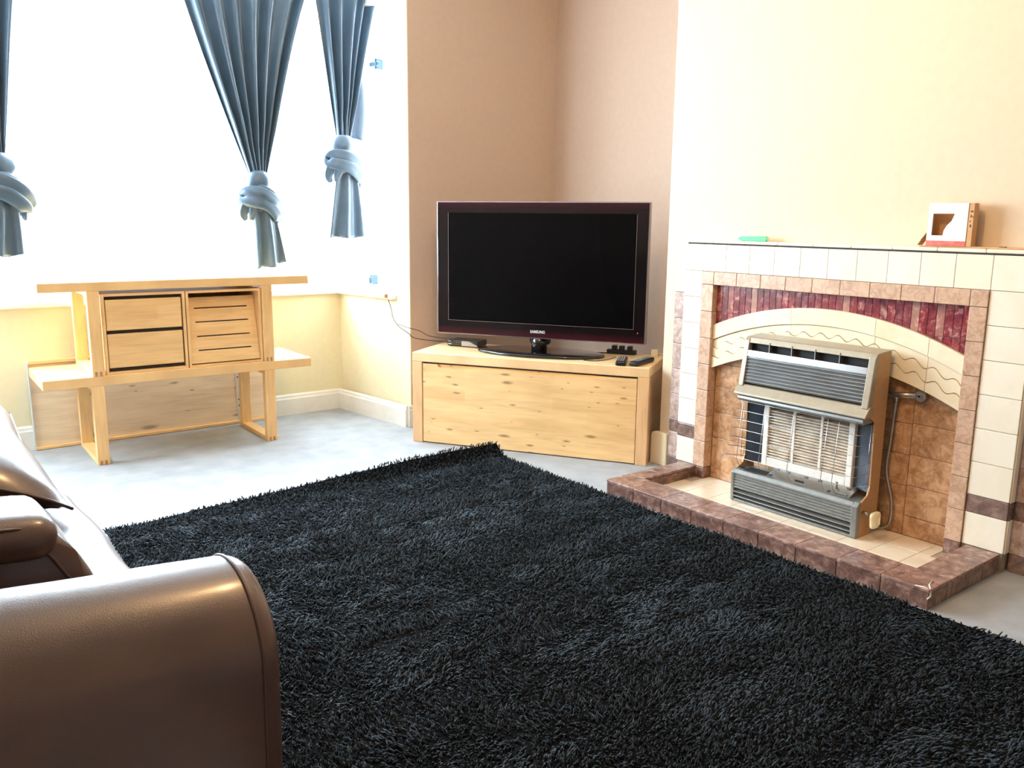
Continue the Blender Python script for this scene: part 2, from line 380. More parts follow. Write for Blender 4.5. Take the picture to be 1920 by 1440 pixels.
# ------------------------------------------------------------------ room shell
CEIL = 2.62; BAYC = 2.42
struct(MB().box((-1.3, -2.0, -.1), (3.65, 4.78, 0), 'carpet').build('floor'))
struct(MB().box((-1.3, -2.0, CEIL), (3.65, 4.1, CEIL+.1), 'ceiling').box((-.45, 4.0, BAYC), (2.4205, 4.85, BAYC+.3), 'ceiling').box((2.40, 4.11, BAYC), (2.56, 4.85, BAYC+.3), 'ceiling').build('ceiling'))
struct(MB().box((-1.3, -2.0, 0), (-1.2, 4.1, CEIL), 'wall').build('wall_left'))
struct(MB().box((-1.2, -2.0, 0), (3.65, -1.9, CEIL), 'wall').build('wall_back'))
# wall beside the bay, behind the television, with the bay pier
struct(MB().prism([(2.426, 4.0), (3.434, 4.0), (3.434, 4.12), (2.426, 4.12)], 0, CEIL, 'z', 'wall').box((-1.2, 4.0, 0), (-.24, 4.12, CEIL), 'wall')
       .build('wall_front'))
struct(MB().box((3.434, 2.5, 0), (3.56, 4.12, CEIL), 'wall').box((3.434, -1.9, 0), (3.56, .95, CEIL), 'wall').build('wall_right'))
struct(MB().box((3.0, .93, 0), (3.434, 2.69, CEIL), 'breast_wall').build('wall_chimney_breast'))
# bay
SILL = .695
b = MB()
b.box((-.165, 4.668, 0), (2.344, 4.78, SILL), 'bay_wall')
b.prism([(2.344, 4.668), (2.408, 4.12), (2.53, 4.12), (2.46, 4.78), (2.344, 4.78)], 0, SILL, 'z', 'bay_wall')
b.prism([(-.165, 4.668), (-.229, 4.12), (-.35, 4.12), (-.28, 4.78), (-.165, 4.78)], 0, SILL, 'z', 'bay_wall')
b.prism([(2.408, 4.12), (2.4205, 3.9995), (2.4265, 3.9995), (2.4265, 4.12)], 0, CEIL, 'z', 'bay_wall')
struct(b.build('wall_bay'))
struct(MB().box((-.28, 4.668, 2.32), (2.46, 4.78, BAYC), 'ceiling')
       .prism([(2.344, 4.668), (2.408, 4.12), (2.53, 4.12), (2.46, 4.668)], 2.32, BAYC, 'z', 'ceiling')
       .prism([(-.165, 4.668), (-.229, 4.12), (-.35, 4.12), (-.28, 4.668)], 2.32, BAYC, 'z', 'ceiling').build('wall_bay_header'))

def window(name, p0, p1, z0, z1, mull, handles=(), transom=None):
    """p0->p1 along the inner face of the wall; inside is to the right of p0->p1 ... frame sits behind"""
    p0 = Vector((*p0, 0)); p1 = Vector((*p1, 0)); L = (p1-p0).length; ang = math.atan2(p1.y-p0.y, p1.x-p0.x)
    root = bpy.data.objects.new(name, None); root.location = p0; root.rotation_euler = (0, 0, ang); COL.objects.link(root); struct(root)
    f = MB(); y0, y1 = .045, .10; w = .045
    f.box((0, y0, z0), (w, y1, z1), 'upvc', .004).box((L-w, y0, z0), (L, y1, z1), 'upvc', .004)
    f.box((w, y0, z0), (L-w, y1, z0+w), 'upvc', .004).box((w, y0, z1-w), (L-w, y1, z1), 'upvc', .004)
    for x in mull: f.box((x-w/2, y0, z0+w), (x+w/2, y1, z1-w), 'upvc', .004)
    if transom:
        xs = [w]+[v for x in mull for v in (x-w/2, x+w/2)]+[L-w]
        for a, c in zip(xs[::2], xs[1::2]): f.box((a, y0, transom-.02), (c, y1, transom+.02), 'upvc', .004)
    f.build('window_frame', root)
    MB().box((w*.5, .07, z0+w*.5), (L-w*.5, .074, z1-w*.5), 'glass').build('glass_pane', root)
    s_ = MB().box((-.0, -.035, z0-.03), (L, .045, z0), 'white', .006).build('window_sill', root)
    for (x, z, big) in handles:
        h = MB()
        h.box((x-.008, -.004, z-.025), (x+.008, .045, z+.03), 'handle_blue', .002)
        if big: h.box((x+.006, -.018, z-.02), (x+.016, -.002, z+.018), 'handle_blue', .003).box((x+.012, -.016, z-.022), (x+.05, -.006, z-.012), 'handle_blue', .002)
        else: h.box((x-.035, -.02, z-.012), (x+.035, .002, z+.010), 'handle_blue', .003)
        h.build('window_handle', root)
    return root
window('window_1', (-.165, 4.668), (2.344, 4.668), SILL+.03, 2.32, (.62, 1.86), transom=None)
window('window_2', (2.344, 4.668), (2.408, 4.12), SILL+.03, 2.32, (), handles=((.315, .79, True), (.40, 1.945, False)))
window('window_3', (-.229, 4.12), (-.165, 4.668), SILL+.03, 2.32, ())

# skirting boards with a moulded top
def skirt(name, plan, h=.12, t=.018, m='white'):
    """plan = list of points along wall face; room on the right-hand side when walking"""
    b = MB()
    for (a, c) in zip(plan[:-1], plan[1:]):
        a = Vector((*a, 0)); c = Vector((*c, 0)); d = (c-a).normalized(); n = Vector((d.y, -d.x, 0)); L = (c-a).length
        mt = Matrix(((d.x, n.x, 0, a.x), (d.y, n.y, 0, a.y), (0, 0, 1, 0), (0, 0, 0, 1)))
        prof = [(0, 0), (t, 0), (t, h*.78), (t*.75, h*.84), (t*.7, h*.93), (t*.35, h), (0, h)]
        b.prism(prof, 0, L, 'x', m, mat4=mt)
    return struct(b.build(name))
skirt('baseboard_bay_front', [(-.165, 4.667), (2.344, 4.667)])
skirt('baseboard_bay_right', [(2.326, 4.668), (2.402, 4.0)])
skirt('baseboard_front', [(2.40, 3.999), (3.434, 3.999)])
skirt('baseboard_alcove', [(3.433, 3.98), (3.433, 2.69)])
# rounded little skirting end on the chimney breast
pr = [(0, 0), (0, .135), (.005, .148), (.016, .156), (.04, .158), (.10, .158), (.10, 0)]
struct(MB().prism([(2.722-y, z) for y, z in pr], 2.972, 2.999, 'x', 'cream_plastic', bevel=.003)
       .box((2.999, 2.691, 0), (3.43, 2.717, .12), 'cream_plastic').build('trim_1'))

# ------------------------------------------------------------------ fireplace surround
fp = thing('fireplace_surround', (2.95, 1.83, 0), 'tiled cream and brown marble fireplace surround with arch and raised hearth on right wall', 'fireplace')
O = Vector((2.95, 1.83, 0))
XF = -.012   # local x of the tile faces (face is at world 2.938)
def L_(x, y, z): return (x-O.x, y-O.y, z)
G = .0008
def tiles(b, rects, xf, th, m, bevel=.0016, rnd=None):
    for (y0, y1, z0, z1) in rects:
        b.box(L_(xf, y0+G, z0+G), L_(xf+th, y1-G, z1-G), m, bevel, rnd, seg=2)
YL, YR = 2.53, 1.11; RLo, RLi, RRo, RRi = 2.428, 2.364, 1.245, 1.303; ZT, ZRo, ZRi = 1.042, .928, .872
# body behind the tiles
b = MB()
b.box(L_(2.945, YR+.004, 0), L_(2.999, RRi-.004, ZT-.004), 'grout').box(L_(2.945, RLi+.004, 0), L_(2.999, YL-.004, ZT-.004), 'grout')
b.box(L_(2.945, RRi-.004, ZRi+.004), L_(2.999, RLi+.004, ZT-.004), 'grout')
b.build('surround_body', fp)
# cream facing
zt = [.242+i*.1145 for i in range(7)]; zt[-1] = ZRo
for (a, c) in ((YR, RRo), (RLo, YL)):
    for (q0, q1) in ((.065, .180), (.242, None)):
        rc = [(a, c, .065, .180)] if q1 else [(a, c, z0, z1) for z0, z1 in zip(zt[:-1], zt[1:])]+[(a, c, ZRo, ZT)]
        b = MB(); tiles(b, rc, 2.938, .010, 'cream_tile', .0016); b.build('cream_tile_facing', fp)
b = MB(); rc = []
n = 10; w = (RLo-RRo)/n
rc += [(RRo+i*w, RRo+(i+1)*w, ZRo, ZT) for i in range(n)]
tiles(b, rc, 2.938, .010, 'cream_tile', .0016)
b.build('cream_tile_facing', fp)
for q in ((YR, RRo, .180, .242), (RLo, YL, .180, .242)):
    b = MB(); tiles(b, [q], 2.938, .010, 'band_tile', .003); b.build('band_tile', fp)
# outer returns of the columns (side faces)
for y0, y1 in ((YR-.003, YR+.0), (YL, YL+.003)):
    b = MB(); b.box(L_(2.944, y0, .065), L_(2.999, y1, .180), 'cream_tile').box(L_(2.944, y0, .180), L_(2.999, y1, .242), 'band_tile').box(L_(2.944, y0, .242), L_(2.999, y1, ZT), 'cream_tile')
    b.build('column_return', fp)
# marble border, proud of the recess
b = MB(); rc = []
zj = [.015, .065]+[.065+.1154*i for i in range(1, 8)]; zj[-1] = ZRi
for a, c in ((RRo, RRi), (RLi, RLo)):
    for z0, z1 in zip(zj[1:-1], zj[2:]): rc.append((a, c, z0, z1))
    rc.append((a, c, ZRi, ZRo))
w = (RLi-RRi)/9
rc += [(RRi+i*w, RRi+(i+1)*w, ZRi, ZRo) for i in range(9)]
tiles(b, rc, 2.932, .05, 'marble', .002)
tiles(b, [(RRo, RRi, .012, .065), (RLi, RLo, .012, .065)], 2.932, .05, 'curb_tile', .003)
b.build('marble_border', fp)
# tan back panel
b = MB(); rc = []
XB = 2.981
ys = [RRi, 1.475, 1.60, 1.83, 2.06, 2.19, RLi]
for i, (a, c) in enumerate(zip(ys[:-1], ys[1:])):
    zz = [.015, .20, .315, .43, .53, .66] if i % 2 else [.015, .09, .205, .32, .435, .55, .66]
    rc += [(a, c, z0, z1) for z0, z1 in zip(zz[:-1], zz[1:])]
tiles(b, rc, XB, .008, 'back_tile', .0012)
b.box(L_(XB+.006, RRi-.01, .0), L_(2.999, RLi+.01, ZRi+.01), 'grout_dark')
b.build('back_panel', fp)
# crimson strips above the arch
def arc(y, z0, zc, hw=.5305, yc=1.8335):
    s = zc-z0; Rr = (hw*hw+s*s)/(2*s); return zc-Rr+math.sqrt(max(0, Rr*Rr-(y-yc)**2))
XA = 2.957
b = MB(); ns = 36; w = (RLi-RRi)/ns
prev = None
for i in range(ns):
    a, c = RRi+i*w, RRi+(i+1)*w
    zl = arc((a+c)/2, .700, .814)-.03
    for z0, z1 in ((.758, ZRi), (.640, .758)):
        if z1 <= zl: continue
        b.box(L_(XA+.004, a+.0006, max(z0, zl)+.0005), L_(XA+.03, c-.0006, z1-.0005), 'crimson', .001, rnd=random.random())
b.box(L_(XA+.008, RRi, .60), L_(2.99, RLi, ZRi+.002), 'grout')
b.build('crimson_strip_tiles', fp)
# cream arch in blocks, with relief lines
b = MB()
def band(f0, f1, x0, y0, y1, m, nseg=14, x1=2.985):
    """solid curved block between lower curve f0 and upper curve f1, from y0 to y1"""
    k = nseg+1; Y = [y0+(y1-y0)*i/nseg for i in range(k)]
    vs = []
    for y in Y:
        for (x, z) in ((x0, f0(y)), (x0, f1(y)), (x1, f1(y)), (x1, f0(y))): vs.append(L_(x, y, z))
    fs = []
    for i in range(nseg):
        for q in range(4): fs.append((i*4+q, i*4+(q+1) % 4, (i+1)*4+(q+1) % 4, (i+1)*4+q))
    fs += [(0, 1, 2, 3), tuple(reversed((nseg*4, nseg*4+1, nseg*4+2, nseg*4+3)))]
    b.poly(vs, fs, m)
top = lambda y: arc(y, .700, .814)
g1 = lambda y: arc(y, .637, .751)
bot = lambda y: arc(y, .513, .627)
wv = lambda y: .0095*math.sin((y-1.8335)*2*math.pi/.0745)
w1 = lambda y: arc(y, .600, .714)+wv(y)
w2 = lambda y: arc(y, .556, .670)+wv(y+.01)
joints = [RRi, 1.43, 1.63, 1.985, 2.16, RLi]
for a, c in zip(joints[:-1], joints[1:]):
    a += .0008; c -= .0008
    band(bot, lambda y: w2(y)-.0032, 2.9465, a, c, 'arch_tile', 40)
    band(lambda y: w2(y), lambda y: w1(y)-.0032, 2.9500, a, c, 'arch_tile', 40)
    band(w1, lambda y: g1(y)-.0030, 2.9535, a, c, 'arch_tile', 40)
    band(g1, top, 2.9470, a, c, 'arch_tile', 24)
band(lambda y: bot(y)+.003, lambda y: top(y)-.003, 2.9575, RRi, RLi, 'grout', 40)
b.build('arch', fp)
# mantel slab
b = MB(); n = 9; w = (YL+.002-YR)/n
for i in range(n):
    b.box(L_(2.930, YR+i*w+.0006, 1.0475), L_(2.999, YR+(i+1)*w-.0006, 1.060), 'cream_tile', .003, seg=2)
b.box(L_(2.942, YR+.01, 1.041), L_(2.999, YL-.01, 1.048), 'grout_dark')
b.build('mantel_shelf', fp)
# wings
for (y0, y1) in ((YL+.003, 2.613), (1.02, YR-.003)):
    b = MB(); b.box(L_(2.982, y0, 0), L_(2.999, y1, .828), 'grout')
    zz = [.0, .062]; tiles(b, [(y0, y1, 0, .062)], 2.974, .010, 'band_tile', .002)
    tiles(b, [(y0, y1, .062, .180)], 2.974, .010, 'wing_tile', .002)
    tiles(b, [(y0, y1, .180, .242)], 2.974, .010, 'band_tile', .002)
    zz = [.242+.1165*i for i in range(6)]
    tiles(b, [(y0, y1, p, q) for p, q in zip(zz[:-1], zz[1:])], 2.974, .010, 'wing_tile', .002)
    b.box(L_(2.972, y0, .826), L_(2.999, y1, .836), 'cream_tile', .003)
    b.build('side_wing', fp)
# hearth
HX0, HX1, HH = 2.461, 2.936, .065
CXI, CYL, CYR = 2.600, 2.405, 1.228; HYL, HYR = 2.492, 1.117
b = MB()
def curb(x0, x1, y0, y1, m): b.box(L_(x0+G*.5, y0+G*.5, .054), L_(x1-G*.5, y1-G*.5, HH), m, .0022, seg=2)
n = 9; w = (HYL-HYR)/n
for i in range(n): curb(HX0, CXI, HYR+i*w, HYR+(i+1)*w, 'curb_tile')
for i in range(3):
    x0 = CXI+(HX1-CXI)/3*i; x1 = CXI+(HX1-CXI)/3*(i+1)
    curb(x0, x1, HYR, CYR, 'curb_tile'); curb(x0, x1, CYL, HYL, 'curb_tile')
b.build('hearth_kerb_top', fp)
b = MB()
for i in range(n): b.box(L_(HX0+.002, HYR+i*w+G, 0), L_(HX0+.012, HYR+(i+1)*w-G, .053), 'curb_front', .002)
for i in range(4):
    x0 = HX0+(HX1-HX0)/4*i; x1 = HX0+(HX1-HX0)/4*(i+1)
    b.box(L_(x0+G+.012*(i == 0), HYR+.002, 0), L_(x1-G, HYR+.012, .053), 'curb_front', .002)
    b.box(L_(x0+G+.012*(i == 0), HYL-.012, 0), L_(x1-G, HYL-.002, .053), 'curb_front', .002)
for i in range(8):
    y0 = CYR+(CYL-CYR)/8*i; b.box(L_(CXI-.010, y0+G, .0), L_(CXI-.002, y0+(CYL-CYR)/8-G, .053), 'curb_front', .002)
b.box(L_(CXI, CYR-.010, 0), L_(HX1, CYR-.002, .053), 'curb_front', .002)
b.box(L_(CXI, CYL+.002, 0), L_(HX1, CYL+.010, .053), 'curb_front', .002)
b.box(L_(HX0+.01, HYR+.01, 0), L_(CXI-.008, HYL-.01, .0545), 'grout').box(L_(CXI-.01, HYR+.01, 0), L_(HX1, CYR-.008, .0545), 'grout').box(L_(CXI-.01, CYL+.008, 0), L_(HX1, HYL-.01, .0545), 'grout')
b.build('hearth_kerb_face', fp)
# white chipped edge at the near corner
b = MB()
b.tube([L_(2.463, HYR+.045, .066), L_(2.470, HYR+.02, .0665), L_(2.475, HYR+.003, .060), L_(2.468, HYR-.001, .045), L_(2.461, HYR+.004, .035)], [.0012, .0025, .003, .003, .002], 'ceramic', 6)
b.tube([L_(2.475, HYR+.003, .064), L_(2.50, HYR+.02, .066), L_(2.54, HYR+.03, .0662)], [.003, .002, .001], 'ceramic', 6)
b.build('chipped_mortar', fp)
b = MB(); rc = []
b.box(L_(CXI-.003, CYR-.003, 0), L_(2.99, CYL+.003, .0135), 'grout')
nx, ny = 3, 10
for i in range(nx):
    for j in range(ny):
        x0 = CXI+(2.980-CXI)/nx*i; x1 = CXI+(2.980-CXI)/nx*(i+1); y0 = CYR+(CYL-CYR)/ny*j; y1 = y0+(CYL-CYR)/ny
        if i == nx-1: y0 = max(y0, RRi+.001); y1 = min(y1, RLi-.001)
        if y1-y0 > .01: b.box(L_(x0+G, y0+G, .012), L_(x1-G, y1-G, .0155), 'hearth_tile', .0008)
b.build('hearth_floor_tiles', fp)

# ------------------------------------------------------------------ gas fire
gf = thing('gas_fire', (2.86, 1.825, .0155), 'silver and bronze gas fire with wire guard standing on the tiled hearth', 'gas fire')
GO = Vector((2.86, 1.825, .0155))
def g_(x, y, z): return (x-GO.x, y-GO.y, z-GO.z)
def gp(x, z): return (x-GO.x, z-GO.z)
Y0, Y1 = 1.548, 2.102
prof = [gp(2.796, .0158), gp(2.792, .135), gp(2.815, .150), gp(2.850, .168), gp(2.862, .200), gp(2.856, .440), gp(2.806, .468), gp(2.798, .490), gp(2.826, .672), gp(2.836, .684), gp(2.925, .690), gp(2.925, .06), gp(2.875, .0158)]
for y in (Y0, Y1-.006):
    b = MB(); b.prism(prof, y-GO.y, y+.006-GO.y, 'y', 'fire_bronze'); b.build('side_panel', gf)
# hood shell
b = MB()
b.prism([gp(2.832, .682), gp(2.840, .690), gp(2.925, .6965), gp(2.925, .690), gp(2.840, .683)], Y0-GO.y-.001, Y1-GO.y+.001, 'y', 'fire_tan', bevel=.0015)
for (ya, yb) in ((Y0-.001, Y0+.026), (Y1-.022, Y1+.001)):
    b.prism([gp(2.800, .490), gp(2.795, .494), gp(2.823, .676), gp(2.834, .688), gp(2.850, .688), gp(2.825, .492)], ya-GO.y, yb-GO.y, 'y', 'fire_tan', bevel=.003, seg=2)
b.prism([gp(2.823, .667), gp(2.833, .688), gp(2.846, .688), gp(2.846, .667)], Y0-GO.y+.02, Y1-GO.y-.02, 'y', 'fire_tan', bevel=.0015)
# sloping lower lip, slightly wider than the body
b.prism([gp(2.776, .462), gp(2.776, .470), gp(2.803, .502), gp(2.830, .502), gp(2.830, .462)], Y0-GO.y-.006, Y1-GO.y+.006, 'y', 'fire_tan', bevel=.003, seg=2)
b.build('hood', gf)
b = MB()
b.prism([gp(2.795, .438), gp(2.785, .446), gp(2.788, .458), gp(2.830, .462), gp(2.850, .440)], Y0-GO.y+.006, Y1-GO.y-.006, 'y', 'fire_grey', bevel=.002)
b.build('under_lip', gf)
# louvre
b = MB()
b.box(g_(2.846, Y0+.012, .47), g_(2.915, Y1-.012, .683), 'fire_dark')  # solid black block, its colour standing for shade in the hood opening
b.build('hood_shade_block', gf)
def fx(z): return 2.803+(z-.495)*(2.826-2.803)/(.672-.495)
b = MB(); pts = []
zz0, zz1, nr = .508, .612, 8
for i in range(nr):
    z = zz0+(zz1-zz0)*i/nr; h = (zz1-zz0)/nr
    pts += [gp(fx(z)+.003, z), gp(fx(z)-.0015, z+h*.25), gp(fx(z)-.003, z+h*.6), gp(fx(z)+.0015, z+h*.88)]
pts += [gp(fx(zz1)+.003, zz1)]
outl = pts+[gp(fx(zz1)+.012, zz1), gp(fx(zz0)+.012, zz0)]
b.prism(outl, Y0+.026-GO.y, Y1-.022-GO.y, 'y', 'ribs')
b.build('louvre_grille', gf)
b = MB()
b.prism([gp(fx(.612), .612), gp(fx(.612)-.004, .616), gp(fx(.638)-.004, .638), gp(fx(.638)+.004, .640), gp(fx(.612)+.01, .612)], Y0+.026-GO.y, Y1-.022-GO.y, 'y', 'steel')
for k in range(7):
    y = 1.840-.011*k; b.box(g_(fx(.634)-.0048, y, .625), g_(fx(.634)-.002, y+.006, .6315), 'logo')
b.build('name_strip', gf)
for y in (1.985, 1.885, 1.785, 1.685):
    MB().box(g_(2.822, y, .638), g_(2.85, y+.004, .676), 'pipe', .0008).build('louvre_divider', gf)
# radiant box
b = MB()
b.box(g_(2.905, Y0+.008, .17), g_(2.918, Y1-.008, .455), 'fire_dark')
b.box(g_(2.86, Y0+.008, .425), g_(2.905, Y1-.008, .442), 'fire_dark')
b.build('firebox_back', gf)
b = MB(); ya, yb = 1.628, 2.022
zlo, zhi = .172, .424
b.box(g_(2.868, ya, zlo), g_(2.905, ya+.024, zhi), 'ceramic', .002).box(g_(2.868, yb-.024, zlo), g_(2.905, yb, zhi), 'ceramic', .002)
b.box(g_(2.868, ya+.024, zlo), g_(2.905, yb-.024, zlo+.035), 'ceramic', .002)
wch = (yb-ya-.048-2*.012)/3
for k in range(2):
    y = ya+.024+wch*(k+1)+.012*k; b.box(g_(2.872, y, zlo+.035), g_(2.905, y+.012, zhi), 'ceramic', .002)
b.build('radiant_frame', gf)
for k in range(3):
    y = ya+.024+(wch+.012)*k+.001; b = MB(); ns = 17
    for i in range(ns):
        z = zlo+.038+i*(zhi-.016-zlo-.038)/ns
        b.prism([gp(2.874, z), gp(2.874, z+.0050), gp(2.896, z+.0080), gp(2.896, z+.003)], y-GO.y, y+wch-.002-GO.y, 'y', 'radiant', rnd=random.random())
    b.box(g_(2.8955, y, zlo+.036), g_(2.903, y+wch-.002, zhi), 'slat_shade')
    b.build('radiant', gf)
for (yo, yi) in ((Y0+.008, ya), (Y1-.008, yb)):
    b = MB(); z0, z1 = .176, .428
    vs = [g_(2.862, yo, z0), g_(2.886, yi, z0), g_(2.886, yi, z1), g_(2.862, yo, z1), g_(2.866, yo, z0), g_(2.890, yi, z0), g_(2.890, yi, z1), g_(2.866, yo, z1)]
    b.poly(vs, [(0, 1, 2, 3), (7, 6, 5, 4), (0, 4, 5, 1), (1, 5, 6, 2), (2, 6, 7, 3), (3, 7, 4, 0)], 'mirror_blue'); b.build('side_reflector', gf)
# lower tray
b = MB()
b.box(g_(2.806, Y0+.006, .140), g_(2.900, Y1-.006, .150), 'fire_grey', .002)
b.prism([gp(2.815, .150), gp(2.868, .176), gp(2.868, .150)], 1.60-GO.y, 1.955-GO.y, 'y', 'steel')
b.box(g_(2.812, 1.955, .1502), g_(2.862, 2.062, .1520), 'fire_dark', .006).cyl(g_(2.83, 2.082, .150), .011, .003, 'z', 'fire_dark')
for y in (1.945, 1.69): b.cyl(g_(2.828, y, .1535), .008, .004, 'z', 'mirror_blue')
b.box(g_(2.828, 1.80, .157), g_(2.838, 1.835, .1605), 'fire_dark')
b.box(g_(2.824, 1.615, .156), g_(2.834, 1.665, .1585), 'fire_grey')
for y in (1.62, 1.74, 1.80, 1.88, 1.93): b.box(g_(2.856, y, .172), g_(2.864, y+.014, .178), 'steel')
b.cyl(g_(2.850, 1.672, .168), .005, .022, 'z', 'steel', 10)
b.build('burner_tray', gf)
# lower grille
b = MB()
for (ya2, yb2) in ((Y0-.001, Y0+.022), (Y1-.014, Y1+.001)):
    b.prism([gp(2.795, .016), gp(2.788, .020), gp(2.785, .138), gp(2.800, .152), gp(2.812, .150), gp(2.812, .016)], ya2-GO.y, yb2-GO.y, 'y', 'fire_grey', bevel=.003, seg=2)
b.prism([gp(2.788, .130), gp(2.786, .138), gp(2.796, .150), gp(2.812, .150), gp(2.812, .130)], Y0+.02-GO.y, Y1-.012-GO.y, 'y', 'fire_grey', bevel=.001)
b.prism([gp(2.795, .016), gp(2.791, .020), gp(2.791, .027), gp(2.812, .030), gp(2.812, .016)], Y0+.02-GO.y, Y1-.012-GO.y, 'y', 'fire_grey')
b.box(g_(2.812, Y0+.006, .018), g_(2.82, Y1-.006, .142), 'fire_dark')
b.build('lower_panel', gf)
b = MB()
pts = []; z0, z1, nr = .072, .129, 5
for i in range(nr):
    z = z0+(z1-z0)*i/nr; h = (z1-z0)/nr
    pts += [gp(2.7935, z), gp(2.789, z+h*.2), gp(2.788, z+h*.65), gp(2.792, z+h*.9)]
b.prism(pts+[gp(2.793, z1), gp(2.803, z1), gp(2.803, z0)], Y0+.022-GO.y, Y1-.014-GO.y, 'y', 'fire_grey')
for z in (.038, .055): b.prism([gp(2.788, z), gp(2.788, z+.004), gp(2.803, z+.012), gp(2.803, z+.008)], Y0+.022-GO.y, Y1-.014-GO.y, 'y', 'ribs')
b.build('lower_grille', gf)
# wire guard
b = MB()
for i in range(7):
    z = .432-i*.038; xf = 2.806-.004*i; out = .012+.004*i
    b.tube([g_(2.86, Y1-.012, z-.010), g_(xf+.012, Y1+.006+out, z-.002), g_(xf, Y1-.014, z), g_(xf, 1.83, z), g_(xf, Y0+.03, z), g_(xf+.004, Y0+.022, z), g_(2.858, Y0+.003, z+.010)], .0011, 'chrome', 6)
for y in (2.08, 1.975, 1.845, 1.70, 1.655):
    b.tube([g_(2.815, y, .436), g_(2.805, y, .432), g_(2.781, y-.002, .204), g_(2.79, y-.002, .180), g_(2.812, y-.002, .158)], .0013, 'chrome', 6)
for y in (2.105, Y0+.008):
    b.tube([g_(2.85, y, .432), g_(2.845, y, .190)], .0013, 'chrome', 6)
b.build('wire_guard', gf)
# control knob
b = MB(); b.tube([g_(2.825, Y0, .112), g_(2.825, Y0-.026, .110)], .006, 'pipe', 12); b.build('knob_spindle', gf)
b = MB()
vs, fs = rbox(g_(2.835, Y0-.044, .092), (.027, .014, .030), .0135, 10, warp=lambda q: Vector((q.x*(1+.10*math.sin(q.z*90)), q.y*(1-.45*min(1, abs(q.x)/.027)**2), q.z)))
b.poly(vs, fs, 'knob', smooth=True); b.box(g_(2.832, Y0-.064, .078), g_(2.839, Y0-.050, .106), 'knob', .003); b.build('control_knob', gf)

# gas supply pipe
gp_ = thing('gas_pipe', (2.965, 1.50, .0155), 'bent steel gas pipe with valve on the back panel right of the gas fire', 'pipe')
PO = Vector((2.965, 1.50, .0155))
def p_(x, y, z): return tuple(Vector((x, y, z))-PO)
pts = []
ctrl = [(2.962, 1.534, .520), (2.962, 1.538, .44), (2.962, 1.542, .35), (2.962, 1.548, .26), (2.962, 1.535, .20), (2.962, 1.517, .14), (2.962, 1.512, .08), (2.960, 1.519, .045), (2.955, 1.545, .028), (2.955, 1.60, .028)]
for i in range(len(ctrl)-1):
    a, c = Vector(ctrl[i]), Vector(ctrl[i+1])
    p0 = Vector(ctrl[max(0, i-1)]); p3 = Vector(ctrl[min(len(ctrl)-1, i+2)])
    for k in range(6):
        s = k/6; pts.append(.5*((2*a)+(-p0+c)*s+(2*p0-5*a+4*c-p3)*s*s+(-p0+3*a-3*c+p3)*s**3)-PO)
MB().tube(pts, .0055, 'pipe', 10).build('flexible_tube', gp_)
MB().tube([p_(2.962, 1.56, .528), p_(2.962, 1.46, .540)], .011, 'pipe', 14).tube([p_(2.962, 1.534, .53), p_(2.962, 1.534, .505)], .008, 'pipe', 10).build('elbow', gp_)
b = MB(); b.cyl(p_(2.955, 1.447, .541), .021, .026, 'x', 'pipe', 24, bevel=.003)
b.cyl(p_(2.950, 1.447, .541), .008, .006, 'x', 'chrome', 14).cyl(p_(2.949, 1.447, .541), .004, .002, 'x', 'hole', 10); b.build('valve', gp_)

# ------------------------------------------------------------------ things on the mantel
gs = thing('green_marker', (2.955, 2.192, 1.060), 'short green pointed plastic stick lying on the mantel shelf', 'marker')
b = MB(); b.prism([(-.072, .006), (-.066, .0), (.055, .0), (.075, .010), (.055, .019), (-.066, .021), (-.072, .016)], -.009, .009, 'y', 'green', bevel=.003, seg=2, mat4=Matrix.Rotation(R(90), 4, 'Z')); b.build('stick_body', gs)
MB().box((-.008, -.0745, .002), (.008, -.0722, .018), 'cream_plastic', .001).build('stick_cap', gs)

bx = thing('cardboard_box', (2.955, 1.41, 1.066), 'small open white and brown cardboard box with cut-out window standing on the mantel', 'box', R(0))
# front panel faces -x ; spans y .058 .. -.062
b = MB(); z0, z1 = .0, .140; ya, yb = .058, -.072; wz0, wz1 = .048, .106
def fpn(y0, y1, za, zb, m='card_white'): b.box((-.0250, y0, za), (-.0235, y1, zb), m)
fpn(ya, .045, .0165, z1); fpn(.045, -.045, wz1, z1); fpn(.045, -.045, .0165, .034); fpn(-.045, yb, .0165, z1)
# torn slanted side of the window
b.prism([(-.030, .106), (-.045, .106), (-.045, .034), (.004, .034), (.002, .050), (-.006, .066), (-.021, .082), (-.030, .106)][:-1], -.0250, -.0235, 'x', 'card_white')
fpn(.045, .042, .034, wz1)
b.box((-.0250, ya, z0), (-.0235, yb, .0163), 'card_red')
b.build('printed_front', bx)
b = MB()
b.box((-.0235, yb, 0), (.026, yb-.0015, z1), 'card').box((.0245, ya, 0), (.026, yb, z1), 'card').box((-.0235, ya, .001), (.0245, yb, .0025), 'card').box((-.0235, ya, 0), (.0245, ya+.0015, z1), 'card')
b.build('carton', bx)
b = MB()
b.box((-.0235, -.0745, 0), (.008, -.090, .1395), 'card', mat4=None)
for (y, z, w, h) in ((-.0795, .110, .008, .006), (-.080, .094, .004, .008), (-.086, .093, .003, .005), (-.0795, .078, .003, .006), (-.080, .062, .005, .009)):
    b.box((-.0240, y, z), (-.0235, y-w, z+h), 'ink')
b.build('printed_side', bx)
b = MB(); mt = Matrix.Translation((-.022, .088, 0)) @ Matrix.Rotation(R(33), 4, 'X')
b.box((0, 0, 0), (.036, .0015, .050), 'card', mat4=mt).box((-.0006, .0, .02), (-.0001, .0014, .03), 'ink', mat4=mt).build('open_flap', bx)
